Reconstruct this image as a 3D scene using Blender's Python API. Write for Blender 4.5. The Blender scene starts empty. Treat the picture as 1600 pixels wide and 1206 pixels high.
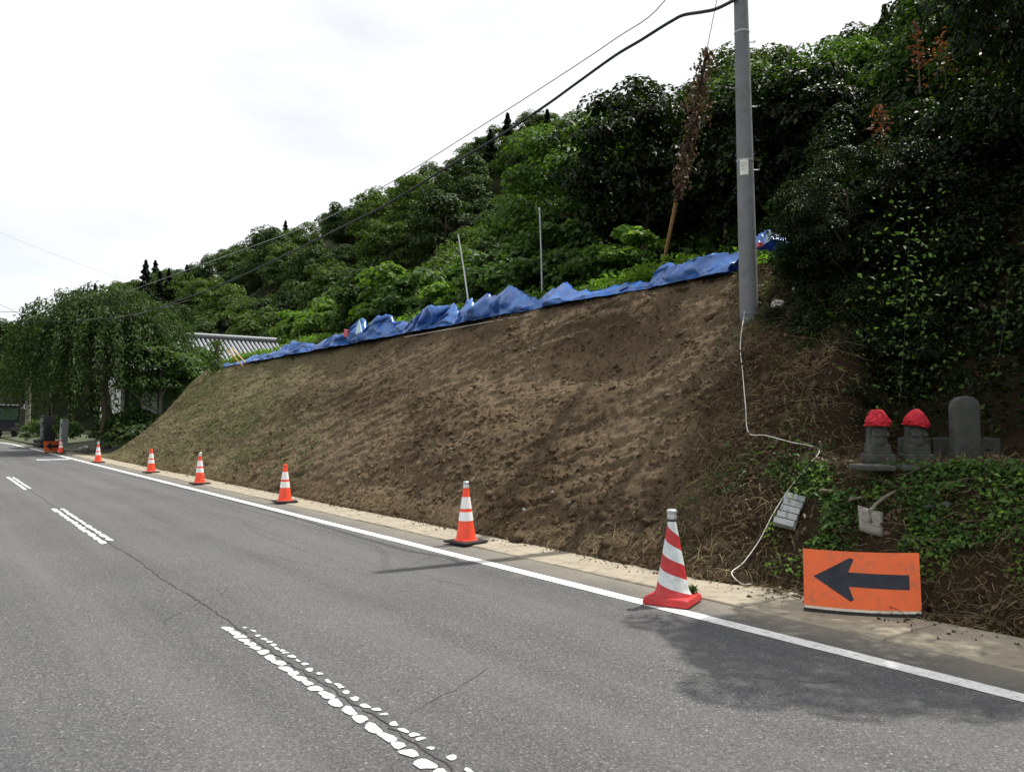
import bpy, bmesh, math, random
import numpy as np
from mathutils import Vector, Matrix

# ------------------------------------------------------------------ camera, sky, sun, exposure
SC = bpy.context.scene
COL = SC.collection
R = math.radians
YAW, PITCH, EYE, FPX = R(36.1), math.atan(57 / 1250), 1.5, 1250.0
cam_d = bpy.data.cameras.new("camera")
cam = bpy.data.objects.new("camera", cam_d)
COL.objects.link(cam)
cam_d.sensor_width = 36.0
cam_d.lens = 36.0 * FPX / 1600.0
cam_d.clip_start, cam_d.clip_end = 0.05, 3000.0
cam.location = (0, 0, EYE)
cam.rotation_euler = (math.pi / 2 + PITCH, 0, -YAW)
SC.camera = cam

SUN_EL = R(60)
TO_SUN = Vector((math.cos(SUN_EL), -0.035, math.sin(SUN_EL))).normalized()
world = bpy.data.worlds.new("World")
SC.world = world
world.use_nodes = True
wn, wl = world.node_tree.nodes, world.node_tree.links
wn.clear()
w_out = wn.new("ShaderNodeOutputWorld")
w_bg = wn.new("ShaderNodeBackground")
w_sky = wn.new("ShaderNodeTexSky")
w_sky.sky_type = 'NISHITA'
w_sky.sun_disc = False
w_sky.sun_elevation = SUN_EL
w_sky.sun_rotation = R(92)
w_sky.air_density = 1.0
w_sky.dust_density = 0.7
w_sky.ozone_density = 2.0
w_bg.inputs['Strength'].default_value = 0.1
w_tc = wn.new("ShaderNodeTexCoord")
w_map = wn.new("ShaderNodeMapping")
w_map.inputs['Scale'].default_value = (1.0, 1.0, 2.6)
w_map.inputs['Location'].default_value = (2.1, 1.9, 0.0)
w_noise = wn.new("ShaderNodeTexNoise")
w_noise.inputs['Scale'].default_value = 2.3
w_noise.inputs['Detail'].default_value = 7.0
w_noise.inputs['Roughness'].default_value = 0.55
w_ramp = wn.new("ShaderNodeValToRGB")
w_ramp.color_ramp.elements[0].position = 0.36
w_ramp.color_ramp.elements[0].color = (0.78, 0.78, 0.78, 1)
w_ramp.color_ramp.elements[1].position = 0.50
w_ramp.color_ramp.elements[1].color = (0.97, 0.97, 0.97, 1)
w_mix = wn.new("ShaderNodeMixRGB")
w_mix.inputs['Color2'].default_value = (9.6, 9.75, 9.9, 1)
wl.new(w_tc.outputs['Generated'], w_map.inputs['Vector'])
wl.new(w_map.outputs['Vector'], w_noise.inputs['Vector'])
wl.new(w_noise.outputs['Fac'], w_ramp.inputs['Fac'])
wl.new(w_ramp.outputs['Color'], w_mix.inputs['Fac'])
wl.new(w_sky.outputs['Color'], w_mix.inputs['Color1'])
wl.new(w_mix.outputs['Color'], w_bg.inputs['Color'])
wl.new(w_bg.outputs['Background'], w_out.inputs['Surface'])

sun_d = bpy.data.lights.new("sun", 'SUN')
sun_d.energy = 5.0
sun_d.angle = R(0.55)
sun_d.color = (1.0, 0.95, 0.87)
sun = bpy.data.objects.new("sun", sun_d)
COL.objects.link(sun)
sun.location = (40, 0, 60)
sun.rotation_euler = TO_SUN.to_track_quat('Z', 'Y').to_euler()

SC.view_settings.view_transform = 'Standard'
SC.view_settings.look = 'None'
SC.view_settings.exposure = 0.15
SC.view_settings.gamma = 1.0
SC.view_settings.use_curve_mapping = False
SC.cycles.use_denoising = True
try:
    SC.cycles.denoiser = 'OPENIMAGEDENOISE'
    SC.cycles.denoising_prefilter = 'ACCURATE'
except Exception:
    pass
SC.cycles.max_bounces = 6
SC.cycles.transparent_max_bounces = 8
SC.cycles.use_adaptive_sampling = False

rs = np.random.RandomState(7)
random.seed(7)

# ------------------------------------------------------------------ numpy noise
def _h(ix, iy, seed):
    n = (ix.astype(np.int64) * 374761393 + iy.astype(np.int64) * 668265263 + seed * 1442695041) & 0xFFFFFFFF
    n = ((n ^ (n >> 13)) * 1274126177) & 0xFFFFFFFF
    n = n ^ (n >> 16)
    return (n & 0xFFFF) / 65535.0

def vnoise(x, y, seed=0):
    x = np.asarray(x, float); y = np.asarray(y, float)
    ix, iy = np.floor(x), np.floor(y)
    fx, fy = x - ix, y - iy
    fx, fy = fx * fx * fx * (fx * (fx * 6 - 15) + 10), fy * fy * fy * (fy * (fy * 6 - 15) + 10)
    a, b = _h(ix, iy, seed), _h(ix + 1, iy, seed)
    c, d = _h(ix, iy + 1, seed), _h(ix + 1, iy + 1, seed)
    return (a + (b - a) * fx) * (1 - fy) + (c + (d - c) * fx) * fy

def fbm(x, y, seed=0, octaves=4, gain=0.5):
    s, a, t = 0.0, 1.0, 0.0
    for o in range(octaves):
        c, q = math.cos(0.6 * o), math.sin(0.6 * o)
        s = s + a * (vnoise((x * c - y * q) * 2 ** o, (x * q + y * c) * 2 ** o, seed + 17 * o) - 0.5)
        t += a
        a *= gain
    return s / t * 2

def ridged(x, y, seed=0, octaves=3):
    s, a, t = 0.0, 1.0, 0.0
    for o in range(octaves):
        s = s + a * (1 - 2 * np.abs(vnoise(x * 2 ** o, y * 2 ** o, seed + 31 * o) - 0.5))
        t += a
        a *= 0.5
    return s / t

def sstep(a, b, x):
    t = np.clip((np.asarray(x, float) - a) / (b - a), 0, 1)
    return t * t * (3 - 2 * t)

# ------------------------------------------------------------------ object helpers
def tag(o, label=None, cat=None, group=None, kind=None):
    if label: o['label'] = label
    if cat: o['category'] = cat
    if group: o['group'] = group
    if kind: o['kind'] = kind
    return o

def link(name, me, mat=None, parent=None):
    if mat is not None and len(me.materials) == 0:
        for m in (mat if isinstance(mat, (list, tuple)) else [mat]):
            me.materials.append(m)
    o = bpy.data.objects.new(name, me)
    COL.objects.link(o)
    if parent is not None:
        o.parent = parent
    return o

def empty(name, loc=(0, 0, 0), rz=0.0, sc=1.0):
    o = bpy.data.objects.new(name, None)
    COL.objects.link(o)
    o.location = loc
    o.rotation_euler = (0, 0, rz)
    o.scale = (sc, sc, sc) if not isinstance(sc, (tuple, list)) else sc
    o.empty_display_size = 0.2
    return o

def np_mesh(name, V, F, smooth=False, mat_idx=None):
    """V (n,3) floats, F (m,k) ints: all faces of one size."""
    V = np.asarray(V, np.float32); F = np.asarray(F, np.int32)
    me = bpy.data.meshes.new(name)
    m, k = F.shape
    me.vertices.add(len(V)); me.vertices.foreach_set('co', V.ravel())
    me.loops.add(m * k); me.loops.foreach_set('vertex_index', F.ravel())
    me.polygons.add(m)
    me.polygons.foreach_set('loop_start', np.arange(m, dtype=np.int32) * k)
    me.polygons.foreach_set('loop_total', np.full(m, k, np.int32))
    if smooth: me.polygons.foreach_set('use_smooth', np.ones(m, bool))
    if mat_idx is not None: me.polygons.foreach_set('material_index', np.asarray(mat_idx, np.int32))
    me.update(calc_edges=True)
    me.validate()
    return me

class MB:
    """collects shapes, then links them as one mesh object"""
    def __init__(self): self.v, self.f, self.m = [], [], []
    def add(self, vs, fs, mi=0):
        b = len(self.v)
        self.v += [tuple(p) for p in vs]
        self.f += [tuple(i + b for i in f) for f in fs]
        self.m += [mi] * len(fs)
        return self
    def box(self, c, s, rot=None, mi=0, taper=1.0):
        hx, hy, hz = s[0] / 2, s[1] / 2, s[2] / 2
        vs = [Vector((x * hx * (taper if z > 0 else 1), y * hy * (taper if z > 0 else 1), z * hz)) for z in (-1, 1) for y in (-1, 1) for x in (-1, 1)]
        if rot is not None: vs = [rot @ p for p in vs]
        c = Vector(c)
        return self.add([p + c for p in vs], [(0, 2, 3, 1), (4, 5, 7, 6), (0, 1, 5, 4), (2, 6, 7, 3), (0, 4, 6, 2), (1, 3, 7, 5)], mi)
    def tube(self, pts, rad, n=8, mi=0, caps=True):
        pts = [Vector(p) for p in pts]
        rads = rad if isinstance(rad, (list, tuple)) else [rad] * len(pts)
        vs, fs = [], []
        up = Vector((0.13, 0.21, 0.97))
        for i, p in enumerate(pts):
            t = (pts[min(i + 1, len(pts) - 1)] - pts[max(i - 1, 0)]).normalized()
            a = t.cross(up if abs(t.dot(up)) < 0.95 else Vector((1, 0, 0))).normalized()
            b = t.cross(a)
            for k in range(n):
                an = 2 * math.pi * k / n
                vs.append(p + (a * math.cos(an) + b * math.sin(an)) * rads[i])
        for i in range(len(pts) - 1):
            for k in range(n):
                k2 = (k + 1) % n
                fs.append((i * n + k, i * n + k2, (i + 1) * n + k2, (i + 1) * n + k))
        if caps:
            fs.append(tuple(range(n - 1, -1, -1)))
            fs.append(tuple((len(pts) - 1) * n + k for k in range(n)))
        return self.add(vs, fs, mi)
    def lathe(self, prof, n=24, c=(0, 0, 0), mi=0, wob=None):
        vs, fs = [], []
        for j, (r, z) in enumerate(prof):
            for k in range(n):
                an = 2 * math.pi * k / n
                rr = r * (1 + (wob(an, j) if wob else 0))
                vs.append((c[0] + rr * math.cos(an), c[1] + rr * math.sin(an), c[2] + z))
        for j in range(len(prof) - 1):
            for k in range(n):
                k2 = (k + 1) % n
                fs.append((j * n + k, j * n + k2, (j + 1) * n + k2, (j + 1) * n + k))
        fs.append(tuple(range(n - 1, -1, -1)))
        fs.append(tuple((len(prof) - 1) * n + k for k in range(n)))
        return self.add(vs, fs, mi)
    def mesh(self, name, smooth=False, bevel=0.0, seg=2):
        me = bpy.data.meshes.new(name)
        me.from_pydata(self.v, [], self.f)
        me.polygons.foreach_set('material_index', np.asarray(self.m, np.int32))
        me.update()
        if bevel > 0:
            bm = bmesh.new(); bm.from_mesh(me)
            bmesh.ops.remove_doubles(bm, verts=bm.verts, dist=1e-5)
            es = [e for e in bm.edges if len(e.link_faces) == 2 and e.calc_face_angle(0) > 0.6]
            bmesh.ops.bevel(bm, geom=es, offset=bevel, segments=seg, profile=0.5, affect='EDGES', clamp_overlap=True)
            bm.to_mesh(me); bm.free()
        if smooth:
            me.polygons.foreach_set('use_smooth', np.ones(len(me.polygons), bool))
            try: me.set_sharp_from_angle(angle=R(38))
            except Exception: pass
        return me
    def build(self, name, mat, parent=None, **k):
        return link(name, self.mesh(name, **k), mat, parent)

def grid_faces(nu, nv):
    i, j = np.meshgrid(np.arange(nu - 1), np.arange(nv - 1), indexing='ij')
    a = (i * nv + j).ravel()
    return np.stack([a, a + nv, a + nv + 1, a + 1], 1)

# pixel of the photograph -> world point
FWD = Vector((math.sin(YAW) * math.cos(PITCH), math.cos(YAW) * math.cos(PITCH), math.sin(PITCH)))
RGT = Vector((math.cos(YAW), -math.sin(YAW), 0))
UPV = RGT.cross(FWD)
def ray(u, v):
    return FWD + RGT * ((u - 800) / FPX) - UPV * ((v - 603) / FPX)
def at_depth(u, v, d):
    return Vector((0, 0, EYE)) + ray(u, v) * d
def at_z(u, v, z=0.0):
    q = ray(u, v)
    return Vector((0, 0, EYE)) + q * ((z - EYE) / q.z)

# ------------------------------------------------------------------ materials
def mat_new(name):
    m = bpy.data.materials.new(name)
    m.use_nodes = True
    nt = m.node_tree
    nt.nodes.clear()
    out = nt.nodes.new("ShaderNodeOutputMaterial")
    b = nt.nodes.new("ShaderNodeBsdfPrincipled")
    nt.links.new(b.outputs[0], out.inputs[0])
    return m, nt, b, out

def N(nt, t, **k):
    n = nt.nodes.new(t)
    for a, v in k.items():
        if a.startswith('i_'):
            n.inputs[a[2:].replace('_', ' ')].default_value = v
        else:
            setattr(n, a, v)
    return n

def ramp(nt, stops, src=None):
    r = nt.nodes.new("ShaderNodeValToRGB")
    els = r.color_ramp.elements
    while len(els) < len(stops): els.new(0.5)
    for e, (p, c) in zip(els, stops):
        e.position = p
        e.color = (c[0], c[1], c[2], 1) if isinstance(c, (tuple, list)) else (c, c, c, 1)
    if src is not None: nt.links.new(src, r.inputs[0])
    return r

def coords(nt, kind='Object', scale=(1, 1, 1), rot=(0, 0, 0)):
    tc = nt.nodes.new("ShaderNodeTexCoord")
    mp = nt.nodes.new("ShaderNodeMapping")
    mp.inputs['Scale'].default_value = scale
    mp.inputs['Rotation'].default_value = rot
    nt.links.new(tc.outputs[kind], mp.inputs[0])
    return mp.outputs[0]

def noise(nt, vec, scale, detail=4, rough=0.55):
    n = nt.nodes.new("ShaderNodeTexNoise")
    n.inputs['Scale'].default_value = scale
    n.inputs['Detail'].default_value = detail
    n.inputs['Roughness'].default_value = rough
    if vec is not None: nt.links.new(vec, n.inputs['Vector'])
    return n.outputs['Fac']

def mixc(nt, fac, a, b, mode='MIX'):
    m = nt.nodes.new("ShaderNodeMixRGB")
    m.blend_type = mode
    for k, x in ((0, fac), (1, a), (2, b)):
        if hasattr(x, 'links'): nt.links.new(x, m.inputs[k])
        elif isinstance(x, (int, float)): m.inputs[k].default_value = x
        else: m.inputs[k].default_value = (x[0], x[1], x[2], 1)
    return m.outputs[0]

def bump(nt, b, h, strength=0.5, dist=0.01):
    n = nt.nodes.new("ShaderNodeBump")
    n.inputs['Strength'].default_value = strength
    n.inputs['Distance'].default_value = dist
    nt.links.new(h, n.inputs['Height'])
    nt.links.new(n.outputs[0], b.inputs['Normal'])

def simple(name, col, rough=0.6, var=0.25, scale=8.0, metal=0.0, spec=0.4, bmp=0.0, bscale=40.0, kind='Object', dirt=None, dirt_amt=0.5):
    m, nt, b, out = mat_new(name)
    vec = coords(nt, kind)
    f = noise(nt, vec, scale, 5, 0.6)
    lo = tuple(c * (1 - var) for c in col); hi = tuple(min(1, c * (1 + var)) for c in col)
    c = ramp(nt, [(0.3, lo), (0.7, hi)], f).outputs[0]
    if dirt is not None:
        g = noise(nt, vec, scale * 2.3 + 1.7, 6, 0.65)
        gm = ramp(nt, [(0.5, 0.0), (0.72, dirt_amt)], g).outputs[0]
        c = mixc(nt, gm, c, dirt)
    nt.links.new(c, b.inputs['Base Color'])
    b.inputs['Roughness'].default_value = rough
    b.inputs['Metallic'].default_value = metal
    b.inputs['Specular IOR Level'].default_value = spec
    if bmp > 0: bump(nt, b, noise(nt, vec, bscale, 5, 0.6), bmp, 0.01)
    return m

def leaf_mat(name, cols, trans=0.3, tcol=None, rough=0.55, spec=0.22):
    """every leaf keeps a colour of its own (random per island)"""
    m, nt, b, out = mat_new(name)
    g = nt.nodes.new("ShaderNodeNewGeometry")
    n = len(cols)
    rp = ramp(nt, [(i / (n - 1), c) for i, c in enumerate(cols)], g.outputs['Random Per Island'])
    oi = nt.nodes.new("ShaderNodeObjectInfo")
    v = ramp(nt, [(0.0, 0.72), (1.0, 1.25)], oi.outputs['Random'])
    c = mixc(nt, 1.0, rp.outputs[0], v.outputs[0], 'MULTIPLY')
    nt.links.new(c, b.inputs['Base Color'])
    b.inputs['Roughness'].default_value = rough
    b.inputs['Specular IOR Level'].default_value = spec
    if trans > 0:
        t = nt.nodes.new("ShaderNodeBsdfTranslucent")
        tm = mixc(nt, 1.0, c, tcol or (1.7, 1.9, 0.7), 'MULTIPLY')
        nt.links.new(tm, t.inputs[0])
        mx = nt.nodes.new("ShaderNodeMixShader")
        mx.inputs[0].default_value = trans
        nt.links.new(b.outputs[0], mx.inputs[1]); nt.links.new(t.outputs[0], mx.inputs[2])
        nt.links.new(mx.outputs[0], out.inputs[0])
    return m

# asphalt
def make_asphalt():
    m, nt, b, out = mat_new("asphalt")
    vec = coords(nt, 'Object')
    big = noise(nt, vec, 0.55, 5, 0.6)
    c = ramp(nt, [(0.25, (0.074, 0.078, 0.083)), (0.75, (0.112, 0.116, 0.122))], big).outputs[0]
    # wheel tracks along the road, slightly polished and darker
    st = noise(nt, coords(nt, 'Object', (1.5, 0.03, 1)), 1.0, 3, 0.5)
    c = mixc(nt, 0.28, c, ramp(nt, [(0.3, (0.075, 0.075, 0.077)), (0.7, (0.18, 0.175, 0.165))], st).outputs[0])
    v1 = N(nt, "ShaderNodeTexVoronoi", i_Scale=95.0); nt.links.new(vec, v1.inputs['Vector'])
    sep = nt.nodes.new("ShaderNodeSeparateColor"); nt.links.new(v1.outputs['Color'], sep.inputs[0])
    stone = ramp(nt, [(0.0, (0.45, 0.45, 0.46)), (0.55, (0.95, 0.95, 0.95)), (0.9, (1.35, 1.33, 1.28)), (1.0, (2.6, 2.55, 2.4))], sep.outputs[0]).outputs[0]
    c = mixc(nt, 0.62, c, stone, 'MULTIPLY')
    sp = noise(nt, vec, 38.0, 3, 0.7)
    c = mixc(nt, ramp(nt, [(0.36, 0.55), (0.46, 0.0)], sp).outputs[0], c, (0.028, 0.028, 0.028))
    fl = N(nt, "ShaderNodeTexVoronoi", i_Scale=9.0); nt.links.new(vec, fl.inputs['Vector'])
    c = mixc(nt, ramp(nt, [(0.05, 0.9), (0.075, 0.0)], fl.outputs['Distance']).outputs[0], c, (0.36, 0.35, 0.32))
    # sandy dust that has gathered along the shoulder and a few oil-dark patches
    xyz = nt.nodes.new("ShaderNodeSeparateXYZ"); nt.links.new(coords(nt, 'Object'), xyz.inputs[0])
    w = noise(nt, vec, 1.3, 6, 0.65)
    ad = N(nt, "ShaderNodeMath", operation='MULTIPLY_ADD'); nt.links.new(w, ad.inputs[0]); ad.inputs[1].default_value = 1.3; nt.links.new(xyz.outputs[0], ad.inputs[2])
    dm = ramp(nt, [(0.0, 0.0), (1.0, 0.85)], None)
    mr = N(nt, "ShaderNodeMapRange"); mr.inputs[1].default_value = 5.35; mr.inputs[2].default_value = 6.15; nt.links.new(ad.outputs[0], mr.inputs[0])
    nt.links.new(mr.outputs[0], dm.inputs[0])
    c = mixc(nt, dm.outputs[0], c, (0.25, 0.225, 0.175))
    oil = noise(nt, coords(nt, 'Object', (1.0, 0.35, 1)), 0.7, 3, 0.5)
    c = mixc(nt, ramp(nt, [(0.62, 0.0), (0.75, 0.35)], oil).outputs[0], c, (0.05, 0.05, 0.052))
    wt = noise(nt, coords(nt, 'Object', (0.9, 0.05, 1), (0, 0, 0.02)), 1.4, 4, 0.6)
    c = mixc(nt, ramp(nt, [(0.45, 0.0), (0.62, 0.30)], wt).outputs[0], c, (0.165, 0.160, 0.148))
    nt.links.new(c, b.inputs['Base Color'])
    b.inputs['Roughness'].default_value = 0.82
    b.inputs['Specular IOR Level'].default_value = 0.3
    h = mixc(nt, 0.5, v1.outputs['Distance'], noise(nt, vec, 60.0, 4, 0.7))
    bump(nt, b, h, 0.9, 0.012)
    return m

def make_soil(name, cols, bscale=30.0, straw=True, shade_and_grass=False):
    m, nt, b, out = mat_new(name)
    vec = coords(nt, 'Object')
    big = noise(nt, coords(nt, 'Object', (0.8, 0.8, 0.8), (0.3, 0.2, 0.5)), 0.8, 6, 0.65)
    c = ramp(nt, [(0.25, cols[0]), (0.5, cols[1]), (0.75, cols[2])], big).outputs[0]
    dp = noise(nt, coords(nt, 'Object', (1, .6, 1)), 0.55, 4, 0.55)
    c = mixc(nt, 1.0, c, ramp(nt, [(0.36, (0.62, 0.58, 0.55)), (0.56, (1.08, 1.06, 1.04))], dp).outputs[0], 'MULTIPLY')
    f = noise(nt, vec, 14.0, 6, 0.7)
    c = mixc(nt, 1.0, c, ramp(nt, [(0.28, 0.45), (0.5, 1.0), (0.75, 1.5)], f).outputs[0], 'MULTIPLY')
    if straw:
        s = noise(nt, coords(nt, 'Object', (1, 1, 1), (0.5, 0.7, 0.2)), 55.0, 3, 0.8)
        c = mixc(nt, ramp(nt, [(0.60, 0.0), (0.70, 0.8)], s).outputs[0], c, (0.30, 0.235, 0.13))
    if shade_and_grass:      # tree shade painted into near soil colour, olive grass roots at the far part
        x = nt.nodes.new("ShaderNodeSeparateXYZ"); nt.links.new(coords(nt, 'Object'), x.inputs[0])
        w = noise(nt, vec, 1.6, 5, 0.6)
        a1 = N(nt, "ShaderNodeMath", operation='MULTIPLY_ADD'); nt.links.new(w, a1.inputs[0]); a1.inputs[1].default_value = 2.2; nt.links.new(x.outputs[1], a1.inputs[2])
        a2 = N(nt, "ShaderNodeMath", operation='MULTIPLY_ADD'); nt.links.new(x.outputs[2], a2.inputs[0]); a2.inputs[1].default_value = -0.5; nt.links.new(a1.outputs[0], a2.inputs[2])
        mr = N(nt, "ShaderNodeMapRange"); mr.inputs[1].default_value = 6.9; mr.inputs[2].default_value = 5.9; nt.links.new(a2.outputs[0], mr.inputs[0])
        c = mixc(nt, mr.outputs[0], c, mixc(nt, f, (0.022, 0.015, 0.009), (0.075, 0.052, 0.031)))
        mr2 = N(nt, "ShaderNodeMapRange"); mr2.inputs[1].default_value = 18.0; mr2.inputs[2].default_value = 27.0; mr2.inputs[4].default_value = 0.65; nt.links.new(a1.outputs[0], mr2.inputs[0])
        c = mixc(nt, mr2.outputs[0], c, mixc(nt, f, (0.085, 0.085, 0.036), (0.215, 0.195, 0.10)))
    nt.links.new(c, b.inputs['Base Color'])
    b.inputs['Roughness'].default_value = 0.95
    b.inputs['Specular IOR Level'].default_value = 0.1
    bump(nt, b, noise(nt, vec, bscale, 8, 0.72), 1.0, 0.05)
    return m

M = {}
M['asphalt'] = make_asphalt()
M['soil'] = make_soil("bank_soil", ((0.090, 0.065, 0.042), (0.146, 0.108, 0.069), (0.205, 0.156, 0.102)), shade_and_grass=True)
M['clod'] = make_soil("clod_soil", ((0.095, 0.067, 0.042), (0.16, 0.115, 0.07), (0.23, 0.17, 0.107)), 60.0, False)
M['under'] = make_soil("hill_soil", ((0.012, 0.018, 0.007), (0.02, 0.028, 0.010), (0.035, 0.04, 0.016)), 20.0, False)
M['ground'] = simple("ground_soil", (0.06, 0.07, 0.035), 0.95, 0.5, 0.6, bmp=0.6, bscale=8)
M['paint'] = simple("road_paint", (0.78, 0.78, 0.76), 0.6, 0.07, 6, dirt=(0.30, 0.295, 0.28), dirt_amt=0.7, bmp=0.4, bscale=90)
M['oldpaint'] = simple("old_road_paint", (0.66, 0.655, 0.62), 0.7, 0.14, 16, dirt=(0.24, 0.235, 0.225), dirt_amt=0.85, bmp=0.6, bscale=110)
M['bluepaint'] = simple("blue_white_paint", (0.62, 0.72, 0.80), 0.6, 0.1, 8)
M['seam'] = simple("tar_seam", (0.045, 0.045, 0.046), 0.9, 0.4, 20)
M['gutter'] = simple("gutter_concrete", (0.325, 0.285, 0.215), 0.9, 0.16, 2.2, dirt=(0.13, 0.12, 0.10), dirt_amt=0.9, bmp=0.5, bscale=70)
M['concrete'] = simple("pole_concrete", (0.165, 0.175, 0.185), 0.85, 0.14, 3.0, dirt=(0.09, 0.095, 0.095), dirt_amt=0.5, bmp=0.25, bscale=60)
M['stone'] = simple("weathered_stone", (0.058, 0.061, 0.055), 0.9, 0.35, 9, dirt=(0.04, 0.05, 0.03), dirt_amt=0.8, bmp=0.8, bscale=35)
M['palestone'] = simple("pale_stone", (0.55, 0.54, 0.50), 0.9, 0.2, 9, dirt=(0.25, 0.22, 0.17), dirt_amt=0.5, bmp=0.7, bscale=40)
M['blockgrey'] = simple("block_grey", (0.24, 0.26, 0.265), 0.88, 0.12, 14, dirt=(0.16, 0.16, 0.15), dirt_amt=0.5, bmp=0.6, bscale=80)
M['darkstone'] = simple("dark_polished_stone", (0.028, 0.028, 0.034), 0.3, 0.3, 20, spec=0.5)
M['orange'] = simple("cone_orange", (0.95, 0.085, 0.036), 0.5, 0.08, 9, dirt=(0.40, 0.11, 0.07), dirt_amt=0.6)
M['red'] = simple("cone_red", (0.46, 0.026, 0.028), 0.5, 0.12, 12, dirt=(0.30, 0.09, 0.07), dirt_amt=0.6)
M['band'] = simple("reflective_band", (0.84, 0.84, 0.85), 0.4, 0.05, 20, dirt=(0.5, 0.5, 0.5), dirt_amt=0.3)
M['rubber'] = simple("black_rubber", (0.022, 0.022, 0.024), 0.75, 0.3, 20)
M['cap'] = simple("silver_cap", (0.55, 0.57, 0.58), 0.35, 0.15, 30, metal=0.35)
M['board'] = simple("board_orange", (0.86, 0.155, 0.045), 0.55, 0.08, 5, dirt=(0.42, 0.15, 0.085), dirt_amt=0.75, bmp=0.15, bscale=25)
M['navy'] = simple("arrow_navy", (0.022, 0.025, 0.04), 0.55, 0.35, 14)
M['cream'] = simple("cream_strip", (0.66, 0.60, 0.50), 0.6, 0.15, 20, dirt=(0.3, 0.25, 0.2), dirt_amt=0.6)
M['cable'] = simple("black_cable", (0.014, 0.015, 0.018), 0.6, 0.2, 10)
M['wire'] = simple("grey_wire", (0.30, 0.31, 0.33), 0.5, 0.1, 10)
M['steel'] = simple("galvanised_steel", (0.34, 0.35, 0.36), 0.5, 0.25, 10, metal=0.5)
M['label'] = simple("label_plate", (0.70, 0.70, 0.66), 0.6, 0.08, 30)
M['ink'] = simple("label_ink", (0.30, 0.31, 0.32), 0.7, 0.2, 30)
M['rust'] = simple("rusty_guard", (0.30, 0.155, 0.055), 0.8, 0.4, 12, dirt=(0.12, 0.06, 0.03), dirt_amt=0.7)
M['rope'] = simple("white_cord", (0.72, 0.70, 0.65), 0.8, 0.1, 60)
M['redcloth'] = simple("red_cloth", (0.42, 0.010, 0.022), 0.85, 0.2, 14, dirt=(0.30, 0.01, 0.02), dirt_amt=0.6)
M['redpatch'] = simple("faded_red_patch", (0.50, 0.10, 0.13), 0.8, 0.2, 14)
M['bark'] = simple("bark", (0.075, 0.06, 0.045), 0.95, 0.45, 14, bmp=1.0, bscale=30)
M['palebark'] = simple("pale_bark", (0.17, 0.165, 0.135), 0.95, 0.4, 14, bmp=0.8, bscale=30)
M['timber'] = simple("yellow_timber", (0.62, 0.40, 0.13), 0.7, 0.15, 12)
M['shovelwood'] = simple("old_handle_wood", (0.17, 0.14, 0.11), 0.85, 0.3, 25)
M['shovelsteel'] = simple("worn_shovel_steel", (0.24, 0.23, 0.20), 0.6, 0.25, 20, metal=0.3, dirt=(0.16, 0.12, 0.08), dirt_amt=0.8)
M['plaster'] = simple("white_plaster", (0.66, 0.67, 0.66), 0.85, 0.08, 3)
M['darkwood'] = simple("dark_house_wood", (0.045, 0.035, 0.028), 0.8, 0.4, 9)
M['tile'] = simple("grey_roof_tile", (0.34, 0.36, 0.385), 0.45, 0.25, 7, spec=0.6)
M['tilegap'] = simple("roof_tile_trough", (0.065, 0.07, 0.078), 0.6, 0.3, 9)
M['ridge'] = simple("ridge_tile", (0.36, 0.375, 0.39), 0.5, 0.2, 6)
M['truck'] = simple("truck_paint", (0.018, 0.02, 0.032), 0.35, 0.2, 5, spec=0.6)
M['glass'] = simple("dark_glass", (0.05, 0.085, 0.065), 0.08, 0.1, 3, spec=0.8)
M['white'] = simple("white_metal", (0.62, 0.63, 0.64), 0.5, 0.1, 6)
M['deadleaf'] = leaf_mat("dead_leaf", [(0.03, 0.018, 0.010), (0.075, 0.046, 0.026), (0.15, 0.10, 0.06), (0.045, 0.028, 0.016)], 0.15, (1.3, 1.1, 0.8))
M['straw'] = leaf_mat("straw", [(0.06, 0.042, 0.022), (0.14, 0.105, 0.055), (0.34, 0.27, 0.145), (0.09, 0.07, 0.032), (0.17, 0.16, 0.06)], 0.1, (1.2, 1.1, 0.8), 0.7, 0.2)
M['twig'] = simple("dry_twig", (0.10, 0.073, 0.046), 0.9, 0.45, 6)
GREEN_FAR = [(0.016, 0.032, 0.009), (0.034, 0.066, 0.016), (0.056, 0.098, 0.025), (0.026, 0.052, 0.013)]
M['leaf_far'] = leaf_mat("forest_leaf", GREEN_FAR, 0.22)
M['leaf_far2'] = leaf_mat("forest_leaf_yellowish", [(0.036, 0.060, 0.012), (0.064, 0.108, 0.022), (0.095, 0.145, 0.032)], 0.25)
M['leaf_cedar'] = leaf_mat("cedar_leaf", [(0.008, 0.018, 0.010), (0.014, 0.028, 0.014), (0.022, 0.038, 0.018)], 0.1)
M['leaf_mid'] = leaf_mat("shrub_leaf", [(0.028, 0.058, 0.014), (0.050, 0.098, 0.022), (0.080, 0.140, 0.034), (0.040, 0.078, 0.020)], 0.32)
M['leaf_bright'] = leaf_mat("weed_leaf", [(0.060, 0.115, 0.020), (0.095, 0.170, 0.030), (0.130, 0.210, 0.045)], 0.4)
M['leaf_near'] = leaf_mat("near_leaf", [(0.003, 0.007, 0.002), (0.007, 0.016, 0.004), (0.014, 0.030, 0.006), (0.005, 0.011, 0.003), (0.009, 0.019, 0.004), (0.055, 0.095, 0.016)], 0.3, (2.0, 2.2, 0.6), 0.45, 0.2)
M['leaf_weep'] = leaf_mat("weeping_leaf", [(0.014, 0.029, 0.009), (0.030, 0.056, 0.015), (0.062, 0.098, 0.030)], 0.25)
M['leaf_red'] = leaf_mat("reddish_shoot", [(0.10, 0.055, 0.018), (0.20, 0.06, 0.025), (0.12, 0.09, 0.02)], 0.25, (1.6, 1.1, 0.7))
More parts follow.
